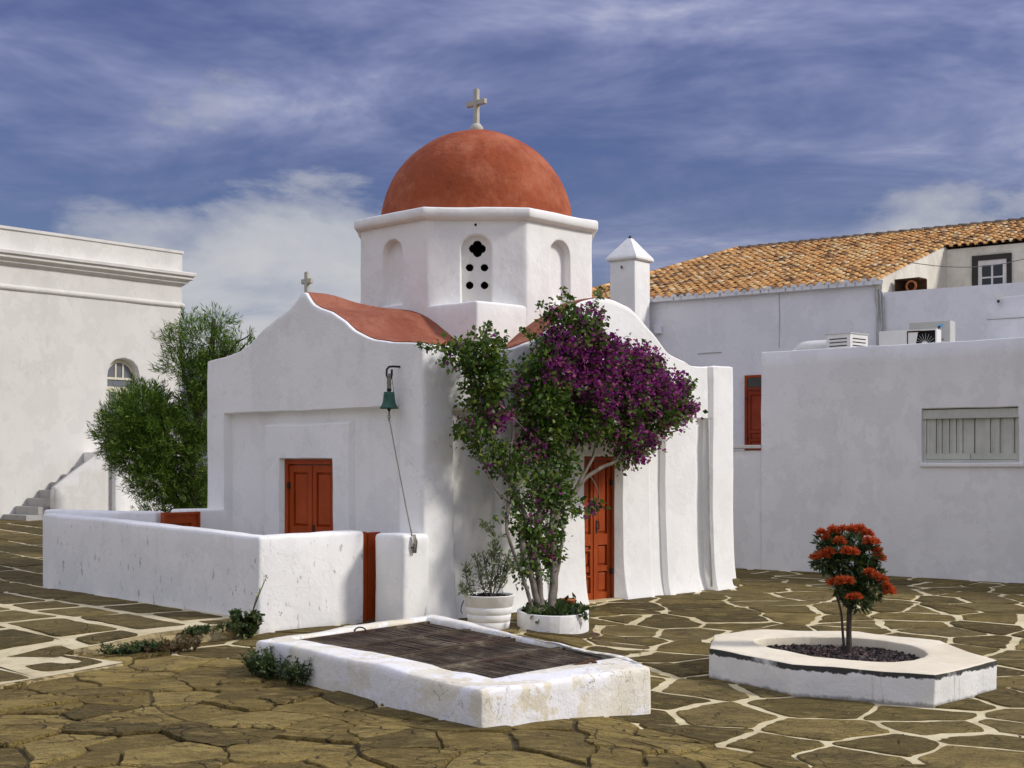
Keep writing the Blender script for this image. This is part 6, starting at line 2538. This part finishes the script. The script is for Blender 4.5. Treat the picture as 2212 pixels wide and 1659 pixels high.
e = empty('air_conditioner', th_w(7.0, 1.0, 4.9), RH_ROT + R(-8), 'dark rusty air conditioner frame on the upper terrace wall', 'air conditioner')
mb = MB()
mb.box(-0.32, 0.32, 0.0, 0.02, 0.9, 1.25); mb.box(-0.32, -0.29, -0.4, 0, 0.9, 1.25); mb.box(-0.32, 0.32, -0.4, 0, 1.25, 1.27)
mb.box(-0.32, 0.32, -0.4, 0, 0.88, 0.9)
mb.box(-0.25, -0.18, -0.3, -0.2, 0.0, 0.88); mb.box(0.18, 0.25, -0.3, -0.2, 0.0, 0.88)
mb.build('casing', M['rust_dark'], e)
mb = MB()
mb.lathe([(0.10, 0.0), (0.14, 0.0), (0.14, 0.03), (0.10, 0.03)], 20)
q = mb.build('fan_ring', M['clay_plain'], e, True)
q.location = (0.12, -0.39, 1.07)
q.rotation_euler = (R(90), 0, 0)
for k in range(5):
    mb = MB()
    mb.box(-0.325, -0.321, -0.37, -0.05, 0.94 + k * 0.06, 0.96 + k * 0.06)
    mb.build('louvre', M['metal_white'], e)

e = empty('sagging_cable', th_w(6.6, 3.0, 6.5), RH_ROT, 'thin cable sagging across the upper terrace wall', 'cable')
mb = MB()
pts = [(0.0 + t * 4.6, -1.9 + 0.0 * t, 0.18 - 0.42 * math.sin(math.pi * min(1, t * 1.02)) + 0.25 * t) for t in [i / 16 for i in range(17)]]
mb.tube(pts, 0.010, 5)
mb.build('cable_strand', M['wire'], e, True)

# chimney tower with pyramid cap
ct = empty('chimney_tower', th_w(-0.06, -0.62, -0.2), RH_ROT, 'square white chimney tower with a pyramid cap beside the tiled roof', 'chimney')
plaster_prism('shaft', [(-0.38, -0.40), (0.38, -0.40), (0.38, 0.40), (-0.38, 0.40)], 0.0, 7.24, M['white'], ct, 0.03, 0.35, 0.016)
bm = bmesh.new()
rings = [(0.40, 7.20), (0.455, 7.24), (0.46, 7.29), (0.43, 7.34), (0.06, 7.83)]
vv = [[bm.verts.new((sx * r, sy * r * 1.03, z)) for sx, sy in ((-1, -1), (1, -1), (1, 1), (-1, 1))] for r, z in rings]
for a, b in zip(vv[:-1], vv[1:]):
    for i in range(4):
        bm.faces.new((a[i], a[(i + 1) % 4], b[(i + 1) % 4], b[i]))
bm.faces.new(vv[-1])
bmesh.ops.subdivide_edges(bm, edges=list(bm.edges), cuts=3, use_grid_fill=True)
for v in bm.verts:
    v.co = lump(v.co, 0.012)
bm_obj('cap', bm, M['white'], ct)
mb = MB()
mb.lathe([(0.04, 7.80), (0.045, 7.86), (0.025, 7.91), (0.001, 7.92)], 10)
mb.build('finial', M['iron'], ct, True)
mb = MB()
mb.tube([(-0.02, -0.41, 7.02 + 0.0), (-0.02, -0.45, 7.05), (0.02, -0.46, 7.06), (0.03, -0.45, 7.0), (0.0, -0.44, 6.98)], 0.012, 6)
mb.build('iron_hook', M['iron'], ct, True)
